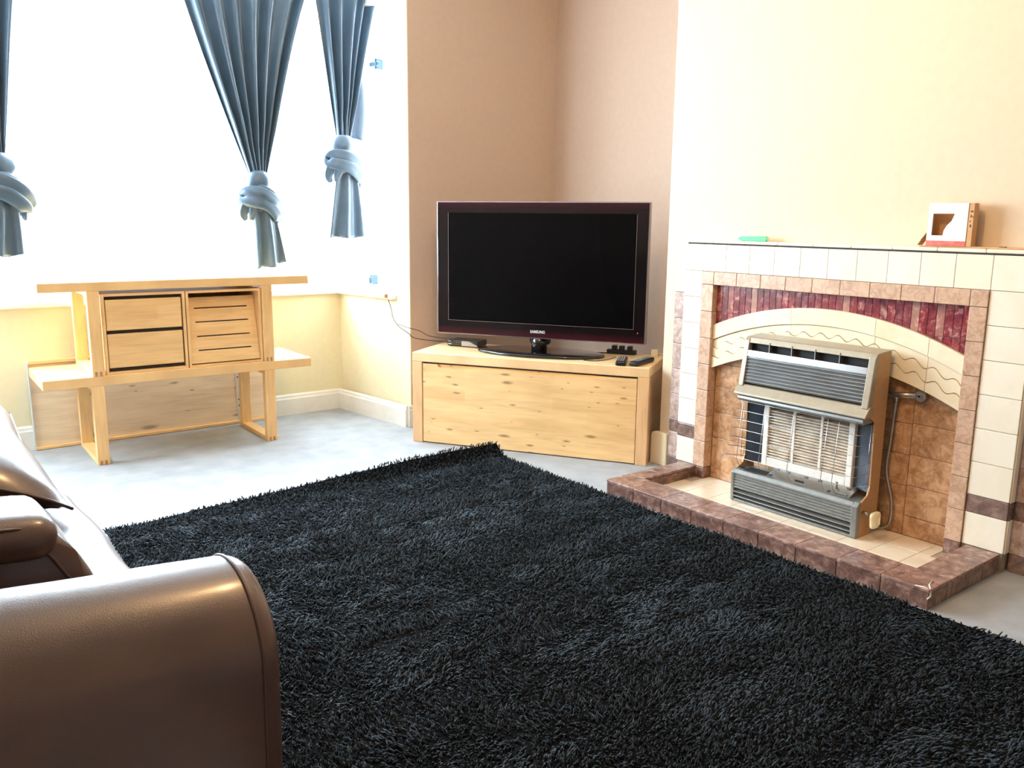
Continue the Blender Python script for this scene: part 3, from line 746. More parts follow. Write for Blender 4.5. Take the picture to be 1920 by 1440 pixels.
tag(MB().box((2.933, 1.03, 1.0603), (2.985, 1.492, 1.066), 'card', .001).box((2.934, 1.215, 1.066), (2.95, 1.232, 1.0685), 'ink').build('cardboard_strip'),
    'flat brown cardboard strip lying along the right end of the mantel under the box', 'cardboard')

# ------------------------------------------------------------------ TV cabinet
ang = math.atan2(-.848, .530)
A0 = Vector((2.26, 3.717, 0))
tvc = thing('television_cabinet', tuple(A0), 'low knotty beech television cabinet standing across the alcove corner', 'cabinet', ang)
Lc, Dc, Hc, TT = 1.219, .41, .4685, .047
MB().box((0, 0, Hc-TT), (Lc, Dc, Hc), 'cab_XY', .003).build('cabinet_top', tvc)
for x0, x1, m in ((0, .054, 'cab_ZX'), (Lc-.054, Lc, 'cab_ZX')):
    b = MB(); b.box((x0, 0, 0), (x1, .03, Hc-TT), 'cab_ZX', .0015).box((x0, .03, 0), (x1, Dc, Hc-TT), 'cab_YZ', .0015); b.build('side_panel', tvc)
b = MB(); b.box((.054, .03, .0), (Lc-.054, .036, Hc-TT), 'drawer_dark').box((.054, Dc-.02, 0), (Lc-.054, Dc-.002, Hc-TT), 'cab_YZ').build('cabinet_interior', tvc)  # dark front sheet paints the shade behind the door
# door with finger notch
x0, x1, z0, z1 = .058, Lc-.058, .006, Hc-TT-.009
prof = [(x0, z0), (x1, z0), (x1, z1), (x0+.98, z1), (x0+.97, z1-.002), (x0+.155, z1-.002), (x0+.145, z1-.004)]
prof = [(x0, z0), (x1, z0), (x1, z1), (.95, z1), (.935, z1-.013), (.155, z1-.013), (.14, z1), (x0, z1)]
b = MB(); b.prism([(x0, z0), (x1, z0), (x1, z1-.014), (x0, z1-.014)], .003, .022, 'y', 'cab_front')
b.prism([(x0, z1-.014), (.152, z1-.014), (.142, z1-.010), (.14, z1), (x0, z1)], .003, .022, 'y', 'cab_front')
b.prism([(.96, z1-.014), (x1, z1-.014), (x1, z1), (.975, z1)], .003, .022, 'y', 'cab_front')
b.box((.14, .016, z1-.014), (.975, .022, z1), 'cab_front')
b.build('cabinet_door', tvc)

def onto_cab(name, x, y, label, cat, rz=0, z=Hc):
    p = A0+Vector((math.cos(ang)*x-math.sin(ang)*y, math.sin(ang)*x+math.cos(ang)*y, z))
    return thing(name, tuple(p), label, cat, ang+rz)

tv = onto_cab('television', .616, .165, 'large flat black television with red-tinted bezel standing on the beech cabinet', 'television')
TW, TZ0, TZ1 = 1.092, .084, .755
def tvp(x, z): return (x, z)
b = MB(); hw = TW/2
b.prism([(-hw, TZ0), (hw, TZ0), (hw, TZ1), (-hw, TZ1)], -.010, .03, 'y', 'tv_edge', bevel=.004, seg=2)
b.build('clear_rim', tv)
b = MB(); b.box((-hw+.004, -.0125, TZ0+.004), (hw-.004, .028, TZ1-.004), 'bezel', .003)
b.box((-hw+.06, .028, TZ0+.06), (hw-.06, .065, TZ1-.08), 'black_plastic', .015, seg=2)
o = b.build('bezel', tv)
b = MB(); sx0, sx1, sz0, sz1 = -.480, .486, TZ0+.073, TZ1-.056
b.box((sx0, -.0135, sz0), (sx1, -.0128, sz1), 'screen'); b.build('screen', tv)
b = MB(); g = .0016
b.box((sx0-g, -.0142, sz0-g), (sx1+g, -.0126, sz0), 'tv_edge').box((sx0-g, -.0142, sz0), (sx0, -.0126, sz1), 'tv_edge').box((sx1, -.0142, sz0), (sx1+g, -.0126, sz1), 'tv_edge')
b.build('screen_trim', tv)
def text_part(name, s, size, mat, parent, loc, rot, ext=.0004, sx=1.0, bold=.0):
    cu = bpy.data.curves.new('lettering', 'FONT'); cu.body = s; cu.size = size; cu.align_x = 'CENTER'; cu.align_y = 'CENTER'; cu.extrude = ext; cu.offset = bold
    to = bpy.data.objects.new('lettering', cu); COL.objects.link(to)
    dg = bpy.context.evaluated_depsgraph_get(); me = bpy.data.meshes.new_from_object(to.evaluated_get(dg))
    bpy.data.objects.remove(to); me.materials.clear(); me.materials.append(M[mat])
    o = bpy.data.objects.new(name, me); COL.objects.link(o); o.parent = parent; o.location = loc; o.rotation_euler = rot; o.scale = (sx, 1, 1)
    return o
text_part('brand_lettering', 'SAMSUNG', .0195, 'logo', tv, (.004, -.0132, TZ0+.0335), (R(90), 0, 0), sx=.86, bold=.0005)
MB().cyl((.508, -.0128, TZ0+.055), .0022, .0012, 'y', 'led', 12).build('standby_light', tv)
# stand
b = MB(); ns = 56
ring = lambda k, z: [(.335*k*math.cos(2*math.pi*i/ns), (.155*k*math.sin(2*math.pi*i/ns))+.04, z) for i in range(ns)]
vs = ring(.985, .0005)+ring(1.0, .004)+ring(1.0, .011)+ring(.985, .015)+ring(.55, .019)
fs = [tuple(range(ns))]+[(k*ns+i, k*ns+(i+1) % ns, (k+1)*ns+(i+1) % ns, (k+1)*ns+i) for k in range(4) for i in range(ns)]+[tuple(range(4*ns, 5*ns))]
b.poly(vs, fs, 'tv_black', smooth=True); b.build('stand_base', tv)
b = MB(); b.tube([(.0, .030, .015), (.0, .030, .10)], .040, 'tv_black', 28); b.box((-.055, .028, .05), (.055, .06, .14), 'black_plastic', .01); b.build('stand_neck', tv)

rt = onto_cab('set_top_box', .170, .315, 'small black digital receiver box on the cabinet left of the television stand', 'receiver', R(-4))
MB().box((-.09, -.055, .003), (.09, .055, .034), 'black_plastic', .003, seg=2).box((-.08, -.045, 0), (.08, .045, .003), 'black_plastic').build('receiver_case', rt)
b = MB(); b.box((-.088, -.0562, .006), (-.005, -.055, .032), 'tv_black', .0004)
for x, w, z in ((-.084, .016, .026), (-.084, .020, .012), (-.035, .002, .022), (-.02, .002, .022)): b.box((x, -.0568, z), (x+w, -.056, z+.003), 'logo')
b.build('front_display', rt)
b = MB(); b.poly([(-.004, -.0575, .006), (.088, -.0575, .006), (.088, -.0575, .012), (.04, -.0575, .032), (-.004, -.0575, .032), (-.004, -.055, .006), (.088, -.055, .006), (.088, -.055, .012), (.04, -.055, .032), (-.004, -.055, .032)],
   [(0, 1, 2, 3, 4), (9, 8, 7, 6, 5), (0, 5, 6, 1), (1, 6, 7, 2), (2, 7, 8, 3), (3, 8, 9, 4), (4, 9, 5, 0)], 'silver_plastic'); b.build('silver_flap', rt)

def remote(x, y, rz, L, w, label, keys):
    r = onto_cab('remote_control', x, y, label, 'remote control', rz); r['group'] = 'remote controls on the cabinet'
    b = MB(); vs, fs = rbox((0, 0, .0115), (w/2, L/2, .011), .008, 8, warp=lambda q: Vector((q.x*(1-.12*(q.y/L+.5)), q.y, q.z))); b.poly(vs, fs, 'black_plastic', smooth=True); b.build('remote_body', r)
    b = MB()
    for j in range(int(L/.016)-2):
        for i in range(3):
            b.box((-w*.30+i*w*.22, -L*.40+j*.015, .0222), (-w*.30+i*w*.22+w*.15, -L*.40+j*.015+.009, .0250), keys, .001)
    b.build('keypad', r); return r
remote(1.068, .085, R(8), .17, .05, 'black remote control with pale keys on the cabinet, left one of the pair', 'grey_plastic')
remote(1.160, .112, R(-14), .20, .045, 'long glossy black remote control on the cabinet beside its right end', 'grey_plastic')
pl = onto_cab('plug_adaptor', 1.172, .365, 'small cream plug with short cord at the back right corner of the cabinet', 'plug')
MB().box((-.017, -.014, 0), (.017, .014, .034), 'cream_plastic', .004, seg=2).build('plug_body', pl)
MB().tube([(.014, 0, .017), (.04, .0, .014), (.055, .008, .008), (.062, .03, .003)], .003, 'cream_plastic', 8).build('plug_cord', pl)
ex = onto_cab('extension_block', 1.00, .375, 'black extension lead block lying behind the right side of the television', 'extension lead')
MB().box((-.075, -.02, 0), (.075, .02, .022), 'black_plastic', .004, seg=2).build('socket_block', ex)
b = MB()
for x in (-.05, -.012, .03): b.box((x, -.016, .022), (x+.026, .014, .042), 'black_plastic', .003)
b.build('plugs', ex)
def cable(name, pts, r, m, label, cat='cable', sub=6):
    P = [Vector(p) for p in pts]; out = []
    for i in range(len(P)-1):
        a, c = P[i], P[i+1]; p0 = P[max(0, i-1)]; p3 = P[min(len(P)-1, i+2)]
        for k in range(sub):
            s = k/sub; out.append(.5*((2*a)+(-p0+c)*s+(2*p0-5*a+4*c-p3)*s*s+(-p0+3*a-3*c+p3)*s**3))
    out.append(P[-1])
    return tag(MB().tube(out, r, m, 8).build(name), label, cat)
def CW(x, y, z): # cabinet local -> world
    return tuple(A0+Vector((math.cos(ang)*x-math.sin(ang)*y, math.sin(ang)*x+math.cos(ang)*y, z)))
cable('power_cable', [CW(.68, .385, Hc+.004), CW(.78, .37, Hc+.004), CW(.86, .345, Hc+.004), CW(.95, .350, Hc+.004), CW(1.07, .352, Hc+.004)], .0032, 'black_cable', 'black cable curling on the cabinet top behind the television stand')
cable('thin_lead', [CW(1.0, .24, Hc+.003), CW(.985, .17, Hc+.003), CW(.965, .12, Hc+.003), CW(.925, .085, Hc+.003), CW(.88, .088, Hc+.003)], .002, 'black_cable', 'short thin black wire looped at the right edge of the television stand')

# aerial cable from the bay down to the receiver
cable('aerial_cable', [(2.385, 4.185, .728), (2.378, 4.16, .70), (2.382, 4.13, .64), (2.384, 4.12, .60), (2.390, 4.07, .555), (2.40, 3.985, .525), (2.44, 3.97, .495), CW(.04, .33, Hc+.010), CW(.07, .34, Hc+.012), CW(.105, .35, Hc+.018)], .0022, 'black_cable', 'thin black aerial cable hanging from the bay wall to the receiver box')
cable('speaker_wire', [(2.392, 4.08, .565), (2.405, 3.985, .553), (2.46, 3.965, .535), (2.53, 3.955, .50), CW(.10, .37, Hc+.024)], .0018, 'black_cable', 'second thin wire sagging along the wall above the cabinet left corner')
tag(MB().box((2.352, 4.20, .706), (2.395, 4.15, .726), 'wood_block', .002).build('wooden_batten'), 'small brown wooden block fixed under the bay side window', 'block')

# ------------------------------------------------------------------ coffee tables (stacked)
TX0, TX1, TY0, TY1 = .652, 1.904, 4.184, 4.606
TR = R(-2.0)
def TP(x, y, z):
    return (TX0+x*math.cos(TR)-y*math.sin(TR), TY0+x*math.sin(TR)+y*math.cos(TR), z)
def slab(name, z0, z1, root, x0=TX0, x1=TX1): 
    o = MB().box((x0-TX0, 0, z0), (x1-TX0, TY1-TY0, z1), 'beech_XY', .0025).build(name, root); return o
def uframe(root, x, z0, z1, w=.052):
    """closed loop leg frame: front and back leg, foot rail and top rail"""
    d = TY1-TY0
    for (ya, yb) in ((0, .038), (d-.038, d)):
        b = MB(); b.box((x, ya, z0), (x+w, yb, z1), 'beech_ZX', .0015)
        if ya == 0:
            for k in (0, 1):
                xx = x+.010+k*.020
                b.box((xx, -.0004, z0+.001), (xx+.010, .001, z0+.021), 'endgrain')
        b.build('leg', root)
    MB().box((x, .038, z0), (x+w, d-.038, z0+.022), 'beech_YX', .0015).build('foot_rail', root)
    MB().box((x, .038, z1-.022), (x+w, d-.038, z1), 'beech_YX', .0015).build('top_rail', root)
low = thing('coffee_table', (TX0, TY0, 0), 'lower of two stacked beech coffee tables, standing on the carpet under the window', 'coffee table', TR, group='stacked coffee tables')
slab('tabletop', .371, .4155, low)
for x in (.198, 1.001): uframe(low, x, 0, .371)
upz = .4155
upt = thing('coffee_table', (TX0, TY0, upz), 'upper beech coffee table stacked on top of the other, nearest the curtains', 'coffee table', TR, group='stacked coffee tables')
slab('tabletop', .8015-upz, .8435-upz, upt, .664, 1.902)
for x in (.206, 1.003): uframe(upt, x, 0, .8015-upz)
# drawer box
db = thing('drawer_unit', TP(.266, .010, upz), 'beech box with two drawers between the legs of the upper table', 'drawer unit', TR)
Wd, Hd, Dd, tk = .366, .371, .36, .012
b = MB(); b.box((0, 0, 0), (tk, Dd, Hd), 'beech_ZY', .001).box((Wd-tk, 0, 0), (Wd, Dd, Hd), 'beech_ZY', .001)
b.box((tk, 0, 0), (Wd-tk, Dd, tk), 'beech_XY', .001).box((tk, 0, Hd-tk), (Wd-tk, Dd, Hd), 'beech_XY', .001).box((tk, Dd-.01, tk), (Wd-tk, Dd, Hd-tk), 'drawer_dark'); b.build('case', db)
MB().box((tk+.001, .020, tk+.001), (Wd-tk-.001, .028, Hd-tk-.001), 'drawer_dark').build('drawer_shade_sheet', db)  # dark sheet in place of the shade behind the drawer fronts
for (za, zb) in ((.030, .186), (.203, .343)):
    MB().box((tk+.004, .006, za), (Wd-tk-.006, .020, zb), 'beech_XZ', .0015).build('drawer_front', db)
# magazine box
mb_ = thing('magazine_box', TP(.636, .010, upz), 'beech box with slanted slotted flap on the right of the drawer box', 'box', TR)
Wn = .364
b = MB(); b.box((0, 0, 0), (tk, Dd, Hd), 'beech_ZY', .001).box((Wn-tk, 0, 0), (Wn, Dd, Hd), 'beech_ZY', .001)
b.box((tk, 0, 0), (Wn-tk, Dd, tk), 'beech_XY', .001).box((tk, 0, Hd-tk), (Wn-tk, Dd, Hd), 'beech_XY', .001).box((tk, Dd-.01, tk), (Wn-tk, Dd, Hd-tk), 'beech_XZ'); b.build('case', mb_)
b = MB(); mt = Matrix.Translation((0, .004, tk+.006)) @ Matrix.Rotation(R(-12.5), 4, 'X')
hf = Hd-2*tk-.006; slots = [.060, .128, .198, .266]; zc = 0
xa, xb = tk+.002, Wn-tk-.002
for s_ in slots:
    b.box((xa, 0, zc), (xb, .010, s_), 'beech_XZ', mat4=mt); zc = s_+.006
    b.box((xa, 0, s_), (xa+.038, .010, zc), 'beech_XZ', mat4=mt).box((xb-.038, 0, s_), (xb, .010, zc), 'beech_XZ', mat4=mt)
b.box((xa, 0, zc), (xb, .010, hf/math.cos(R(11.5))-.026), 'beech_XZ', mat4=mt)
b.box((xa+.03, .0101, .03), (xb-.03, .016, .30), 'drawer_dark', mat4=mt)  # dark sheet painting shade into the slots
b.build('slotted_flap', mb_)

# board leaning against the bay wall
pb = thing('plank_panel', (.672, 4.634, 0), 'long pale knotty wooden panel leaning on the bay wall behind the tables', 'panel')
pb.rotation_euler = (R(-2.6), 0, R(-.8))
Lp, Hp = 1.222, .44
MB().box((0, .004, 0), (Lp, .014, Hp), 'board', .001).build('panel_face', pb)
b = MB(); b.box((0, -.010, .002), (Lp, .0038, .016), 'beech_XY', .001).box((0, -.010, Hp-.016), (Lp, .0038, Hp), 'beech_XY', .001); b.build('panel_lip', pb)
MB().box((-.006, -.010, 0), (0, .014, Hp), 'metal_strip', .001).build('end_edging', pb)
b = MB(); b.box((1.002, .001, .018), (1.024, .0038, Hp-.018), 'metal_strip', .0005)
for z in (.10, .135, .26, .29, .36): b.cyl((1.013, .0005, z), .004, .002, 'y', 'hole', 10)
b.build('metal_strip', pb)

# ------------------------------------------------------------------ curtains
def curtain(name, label, cx, cy, rz, ztop, ztie, prof, tail, knot, folds=7, seed=1, lean=0.0, mirror=1, ktilt=0.0, wedge=None):
    """prof(v): (x_left, x_right) at v=0 top .. 1 tie, local to cx"""
    root = thing(name, (cx, cy, tail['z0']), label, 'curtain', rz, 'knotted curtains at the bay window')
    z0 = tail['z0']; rs = random.Random(seed)
    ph = [rs.uniform(-.25, .25) for _ in range(folds+2)]
    NU, NV = folds*16+1, 46
    ws = [rs.uniform(.6, 1.4) for _ in range(folds)]; tot = sum(ws); cum = [sum(ws[:k])/tot for k in range(folds+1)]
    hs = [rs.uniform(.6, 1.15) for _ in range(folds)]
    def pleat(u):
        k = 0
        while k < folds-1 and u > cum[k+1]: k += 1
        fr = (u-cum[k])/(cum[k+1]-cum[k])
        return hs[k]*(math.sin(fr*2*math.pi)*.85+.15*math.sin(fr*4*math.pi+.6)-.15*math.sin(.6))
    def fn(u, v):
        xl, xr = prof(v); w = xr-xl; amp = (.030+.004*v)*min(1, (1-v)*3+.25)
        x = xl+w*u
        y = amp*pleat(u)+.006*math.sin(2.5*v+u*3+seed)
        if v > .85: y -= .02*((v-.85)/.15)*math.sin(math.pi*u)
        return Vector((x, y, ztop-.008-(ztop-.008-ztie)*v-z0))
    b = MB(); b.grid(fn, NU, NV, 'curtain'); dr = b.build('drape', root)
    sm = dr.modifiers.new('thick', 'SOLIDIFY'); sm.thickness = .0022
    kx, kz = prof(1.0)[0]*.5+prof(1.0)[1]*.5, ztie-z0
    # knot: wrapped bands, each a flattened wrinkled tube
    b = MB()
    def band(pts, wd, th, wr=.10, n=28, seg=24, kk=5):
        P = [Vector(p) for p in pts]; out = []
        for i in range(len(P)-1):
            a, c = P[i], P[i+1]; p0 = P[max(0, i-1)]; p3 = P[min(len(P)-1, i+2)]
            for k in range(8):
                s = k/8; out.append(.5*((2*a)+(-p0+c)*s+(2*p0-5*a+4*c-p3)*s*s+(-p0+3*a-3*c+p3)*s**3))
        out.append(P[-1]); m_ = len(out)
        def f(u, v):
            i = min(m_-1, int(round(v*(m_-1)))); p = out[i]; tg = (out[min(m_-1, i+1)]-out[max(0, i-1)]).normalized()
            side = tg.cross(Vector((0, -1, 0)))
            side = side.normalized() if side.length > .15 else Vector((0, 0, 1)); nn = side.cross(tg).normalized()
            env = math.sin(math.pi*min(1, max(0, v*.9+.05)))**.35
            ww = (wd[0]+(wd[1]-wd[0])*v)*env; a_ = u*2*math.pi
            rr = 1+wr*math.sin(kk*a_+v*3+seed)
            return p+side*(ww*math.cos(a_)*rr)+nn*(th*env*math.sin(a_)*rr)
        b.grid(f, seg*2, m_, 'curtain', closed_u=True)
    s_ = mirror; K = knot
    # collar
    band([(kx, 0, kz+.025), (kx, 0, kz-.01), (kx+.004*s_, 0, kz-.05), (kx+.01*s_, 0, kz-.08)], (K*.42, K*.55), K*.40, .03)
    # core of the knot
    vs, fs = rbox((kx+.08*K*s_, -.008, kz-.125), (K*.50, .040, .070), .038, 10, warp=lambda q: Vector((q.x+q.z*-.25*s_, q.y*(1+.12*math.sin(q.x*90)), q.z*(1+.08*math.sin(q.x*60)))))
    b.poly(vs, fs, 'curtain', smooth=True)
    # diagonal wraps
    band([(kx-.62*K*s_, .02, kz-.115), (kx-.50*K*s_, -.035, kz-.085), (kx+.02*K*s_, -.060, kz-.095), (kx+.50*K*s_, -.045, kz-.140), (kx+.72*K*s_, 0, kz-.185), (kx+.6*K*s_, .03, kz-.20)], (.030, .036), .016, .12, kk=3)
    band([(kx-.35*K*s_, .01, kz-.060), (kx-.1*K*s_, -.045, kz-.066), (kx+.35*K*s_, -.048, kz-.100), (kx+.62*K*s_, -.01, kz-.150), (kx+.68*K*s_, .02, kz-.19)], (.026, .030), .015, .10, kk=4)
    band([(kx-.60*K*s_, .02, kz-.095), (kx-.66*K*s_, -.025, kz-.125), (kx-.35*K*s_, -.055, kz-.135), (kx+.12*K*s_, -.062, kz-.150), (kx+.56*K*s_, -.040, kz-.205), (kx+.62*K*s_, .0, kz-.235)], (.030, .034), .016, .12, kk=3)
    # hanging loops
    band([(kx-.38*K*s_, -.030, kz-.110), (kx-.56*K*s_, -.030, kz-.150), (kx-.62*K*s_, -.015, kz-.195), (kx-.50*K*s_, 0, kz-.225)], (.034, .020), .014, .14, kk=4)
    band([(kx-.20*K*s_, -.035, kz-.125), (kx-.34*K*s_, -.040, kz-.175), (kx-.36*K*s_, -.02, kz-.225)], (.030, .018), .013, .14, kk=3)
    band([(kx+.28*K*s_, -.035, kz-.150), (kx+.50*K*s_, -.025, kz-.205), (kx+.58*K*s_, -.005, kz-.265)], (.028, .014), .013, .14, kk=4)
    b.build('knot', root)
    # tail : flaring folded sheet
    T = tail; nf = T.get('folds', 3)
    def ft(u, v):
        ztb = kz-.115; z = ztb*(1-v)+0.0*v; 
        e = v**.75
        xl = kx+T['x0'][0]*(1-e)+T['x1'][0]*e; xr = kx+T['x0'][1]*(1-e)+T['x1'][1]*e
        a_ = u*2*math.pi; c_, q_ = math.cos(a_), math.sin(a_)
        x = (xl+xr)/2+(xr-xl)/2*(abs(c_)**.8)*(1 if c_ >= 0 else -1)
        hu = (x-xl)/max(1e-4, (xr-xl))
        th = (.022+.010*v)*q_+(.017*math.sin(hu*nf*2*math.pi+v*1.4+seed))*(.5+.5*v)
        z += v*(T.get('skew', 0)*(hu-.5)+.006*math.sin(hu*9))
        return Vector((x, -.018+th, z))
    b = MB(); b.grid(ft, 72, 26, 'curtain', closed_u=True); tl = b.build('tail', root)
    sm = tl.modifiers.new('thick', 'SOLIDIFY'); sm.thickness = .002
    if wedge: wedge(root)
    return root

def lerp(a, c, t): return a+(c-a)*t
# middle curtain
def pm(v):
    e = v**1.15
    return (lerp(1.395, 1.722, e)-1.766, lerp(2.10, 1.815, v**.80)-1.766)
curtain('curtain', 'wide blue-grey curtain with knotted end hanging over the table, middle of three', 1.766, 4.42, 0, 2.34, 1.345, pm,
        dict(z0=.880, x0=(-.05, .055), x1=(-.04, .125), folds=2, skew=.03), .145, folds=7, seed=3)
# right curtain
def pr_(v):
    e = v**1.1
    return (lerp(2.185, 2.285, e)-2.318, lerp(2.60, 2.350, v**.95)-2.318)
def pr_(v):
    e = v**1.0
    return (lerp(-.150, -.034, e), lerp(.235, .036, v**.85))
def wedge_r(root):
    b = MB()
    def f(u, v): return Vector((lerp(.055, .115+.05*math.sin(v*2.2), u)+.03*(1-v), .045+.012*math.sin(u*6), lerp(.95, .56, v)-.03*u*v))
    b.grid(f, 10, 24, 'curtain'); o = b.build('loose_edge', root); sm = o.modifiers.new('thick', 'SOLIDIFY'); sm.thickness = .002
curtain('curtain', 'narrow blue-grey curtain knotted high beside the pale wall, right of the other two', 2.270, 4.44, R(0), 2.34, 1.555, pr_,
        dict(z0=1.025, x0=(-.04, .05), x1=(-.105, .115), folds=2, skew=.0), .155, folds=5, seed=11, wedge=wedge_r)
# left curtain
def pl_(v):
    return (lerp(-.42, -.034, v**1.1), lerp(.19, .036, v**.8))
curtain('curtain', 'blue-grey knotted curtain at the left edge of the photo', .590, 4.42, 0, 2.34, 1.375, pl_,
        dict(z0=.955, x0=(-.05, .06), x1=(-.09, .085), folds=2, skew=.0), .165, folds=7, seed=5)
rod = thing('curtain_rail', (1.07, 4.40, 2.34), 'white curtain rail above the bay window', 'rail')
MB().box((-1.25, -.012, -.006), (1.26, .012, .018), 'white', .003).build('rail_track', rod)
for x in (-1.0, 0, 1.0): MB().box((x-.01, -.01, .018), (x+.01, .01, .08), 'white', .002).build('rail_bracket', rod)

# ------------------------------------------------------------------ ceiling pendant (above the frame)
pd = thing('ceiling_lamp', (1.25, 1.5, CEIL), 'bare pendant lamp fitting hanging from the ceiling', 'lamp')
MB().cyl((0, 0, -.02), .045, .02, 'z', 'upvc', 24, bevel=.004).build('ceiling_rose', pd)
MB().tube([(0, 0, -.02), (0, 0, -.19)], .003, 'upvc', 8).build('flex', pd)
MB().cyl((0, 0, -.23), .02, .045, 'z', 'upvc', 20, bevel=.003).build('lamp_holder', pd)

# ------------------------------------------------------------------ leather armchair
so = thing('sofa', (-.05, 1.75, 0), 'brown leather sofa with thick rounded arms at the near left', 'sofa')
SO = Vector((-.05, 1.75, 0))
def s_(x, y, z): return tuple(Vector((x, y, z))-SO)
def soft(q, amp, sc, seed):
    v = Vector(q); n_ = noise.noise((v*sc)+Vector((seed, seed*2, 0))); return v*(1+amp*n_)
def arm(y0, y1, x0, x1, h, slope, seed, endr=.05):
    yc = (y0+y1)/2; r = (y1-y0)/2
    prof = [(-r*.93, .02), (-r*.95, h*.25), (-r*.97, h*.5)]
    prof += [(-r*math.cos(math.pi*k/18), h-r+r*math.sin(math.pi*k/18)) for k in range(19)]
    prof += [(r*.97, h*.5), (r*.95, h*.25), (r*.93, .02)]
    xs = [x0+(x1-endr-x0)*k/22 for k in range(23)]+[x1-endr+endr*math.sin(math.pi/2*k/7) for k in range(1, 8)]
    def P(i, k):
        x = xs[i]; y, z = prof[k]; sh = 1.0
        if x > x1-endr: 
            d = (x-(x1-endr))/endr; off = endr*(1-math.sqrt(max(0, 1-d*d)))
            v = Vector((y, z-(h-r))) if z > h-r else Vector((y, 0)); l = v.length
            v = v*(max(0, l-off)/l) if l > 1e-6 else v; y = v.x; z = (h-r)+v.y if z > h-r else z
        else: y *= 1-.012*max(0, 1-(x1-endr-x)/.02) if x1-endr-x < .02 else 1
        z += (x1-x)*slope*(z/h)
        q = Vector((x, yc+y, z)); n_ = noise.noise(q*5+Vector((seed, 0, 0))); q.y += .004*n_; q.z += .004*noise.noise(q*6)
        return s_(*q)
    b = MB(); b.grid(lambda u, v: P(int(round(v*(len(xs)-1))), int(round(u*(len(prof)-1)))), len(prof), len(xs), 'leather')
    n0 = len(xs)-1; ring = [P(n0, k) for k in range(len(prof))]; b.poly(ring, [tuple(range(len(ring)))], 'leather')
    ring = [P(0, k) for k in range(len(prof))]; b.poly(ring, [tuple(reversed(range(len(ring))))], 'leather')
    o = b.build('arm', so)
    i0 = 22; pp = []
    for k in range(len(prof)):
        q = Vector(P(i0, k)); c = Vector(s_(q.x+SO.x, yc, 0)); d = Vector((0, prof[k][0], max(0, prof[k][1]-(h-r)))).normalized(); pp.append(q+d*.001)
    MB().tube(pp, .0026, 'leather_seam', 6).build('arm_piping', o)
    zs = .405
    MB().tube([s_(x, yc-r*.965-.0008, zs+(x1-x)*slope*zs/h) for x in (x0, -.2, 0, .2, .35, x1-endr)], .0016, 'leather_seam', 6).build('side_seam', o)
    return o
arm(1.175, 1.445, -.46, .482, .592, .075, 1, .036)
arm(2.37, 2.62, -.46, .28, .50, .04, 4, .05)
b = MB(); vs, fs = rbox(s_(-.02, 1.905, .20), (.42, .47, .15), .05, 12); b.poly(vs, fs, 'leather', smooth=True); b.build('base', so)
def cush(c, h, r, seed, rot=0, n=22, pin=.0, name='seat_cushion', tilt=0, seam=True, crown=.18):
    b = MB(); mt = Matrix.Translation(s_(*c)) @ Matrix.Rotation(rot, 4, 'Z') @ Matrix.Rotation(tilt, 4, 'Y')
    def wp(q):
        q = Vector(q); k = 1-min(1, abs(q.x)/h[0])**2; k2 = 1-min(1, abs(q.y)/h[1])**2
        q.z *= 1+crown*k*k2
        return soft(q, .03, 5, seed)
    vs, fs = rbox((0, 0, 0), h, r, n, warp=wp); b.poly([tuple(mt @ Vector(v)) for v in vs], fs, 'leather', smooth=True)
    if seam:
        P = []
        for i in range(48):
            a_ = 2*math.pi*i/48; cx_, sy_ = math.cos(a_), math.sin(a_)
            e = .35; x = h[0]*1.002*(abs(cx_)**e)*(1 if cx_ > 0 else -1); y = h[1]*1.002*(abs(sy_)**e)*(1 if sy_ > 0 else -1)
            P.append(mt @ Vector((x, y, 0)))
        b.tube(P, .0035, 'leather_seam', 6, closed=True)
    return b.build(name, so)
cush((-.02, 1.905, .395), (.43, .455, .062), .045, 2, name='seat_cushion', crown=.06)
b = MB(); vs, fs = rbox(s_(-.40, 1.905, .45), (.11, .60, .42), .09, 16); b.poly(vs, fs, 'leather', smooth=True); b.build('backrest', so)
# loose cushions
def pillow(name, label, c, hx, hy, th, rz, tx, ty, p=3.2, seed=0):
    from mathutils import Euler
    mt = Matrix.Translation(s_(*c)) @ Euler((tx, ty, rz)).to_matrix().to_4x4()
    def top(sg):
        def f(u, v):
            a, d = u*2-1, v*2-1
            k = (1-abs(a)**p)*(1-abs(d)**p); zz = sg*(th*(1 if sg > 0 else 1.25)*max(0, k)**.55+.0012)-.085*max(0, a)**2.6
            pinch = 1-.07*(1-abs(d))*abs(a)**4; pinch2 = 1-.07*(1-abs(a))*abs(d)**4
            q = Vector((a*hx*pinch, d*hy*pinch2, zz)); q.z += .006*noise.noise(q*14+Vector((seed, 0, 0)))*k
            return mt @ q
        return f
    b = MB(); b.grid(top(1), 34, 34, 'leather'); b.grid(top(-1), 34, 34, 'leather'); cv = b.build('back_cushion', so)
    P = []
    for (x0, y0, x1, y1) in ((-1, -1, 1, -1), (1, -1, 1, 1), (1, 1, -1, 1), (-1, 1, -1, -1)):
        for k in range(16):
            a = lerp(x0, x1, k/16); d = lerp(y0, y1, k/16); P.append((a*hx*(1-.07*(1-abs(d))*abs(a)**4), d*hy*(1-.07*(1-abs(a))*abs(d)**4), -.085*max(0, a)**2.6))
    MB().tube([mt @ Vector(p) for p in P], .004, 'leather_seam', 6, closed=True).build('piping', cv)
    return cv
pillow('cushion', '', (.012, 2.50, .616), .355, .43, .085, R(0), R(4), R(3), p=3.6, seed=3)
cush((-.03, 1.70, .606), (.285, .10, .041), .039, 5, name='back_cushion', tilt=R(5), seam=False, crown=.08)
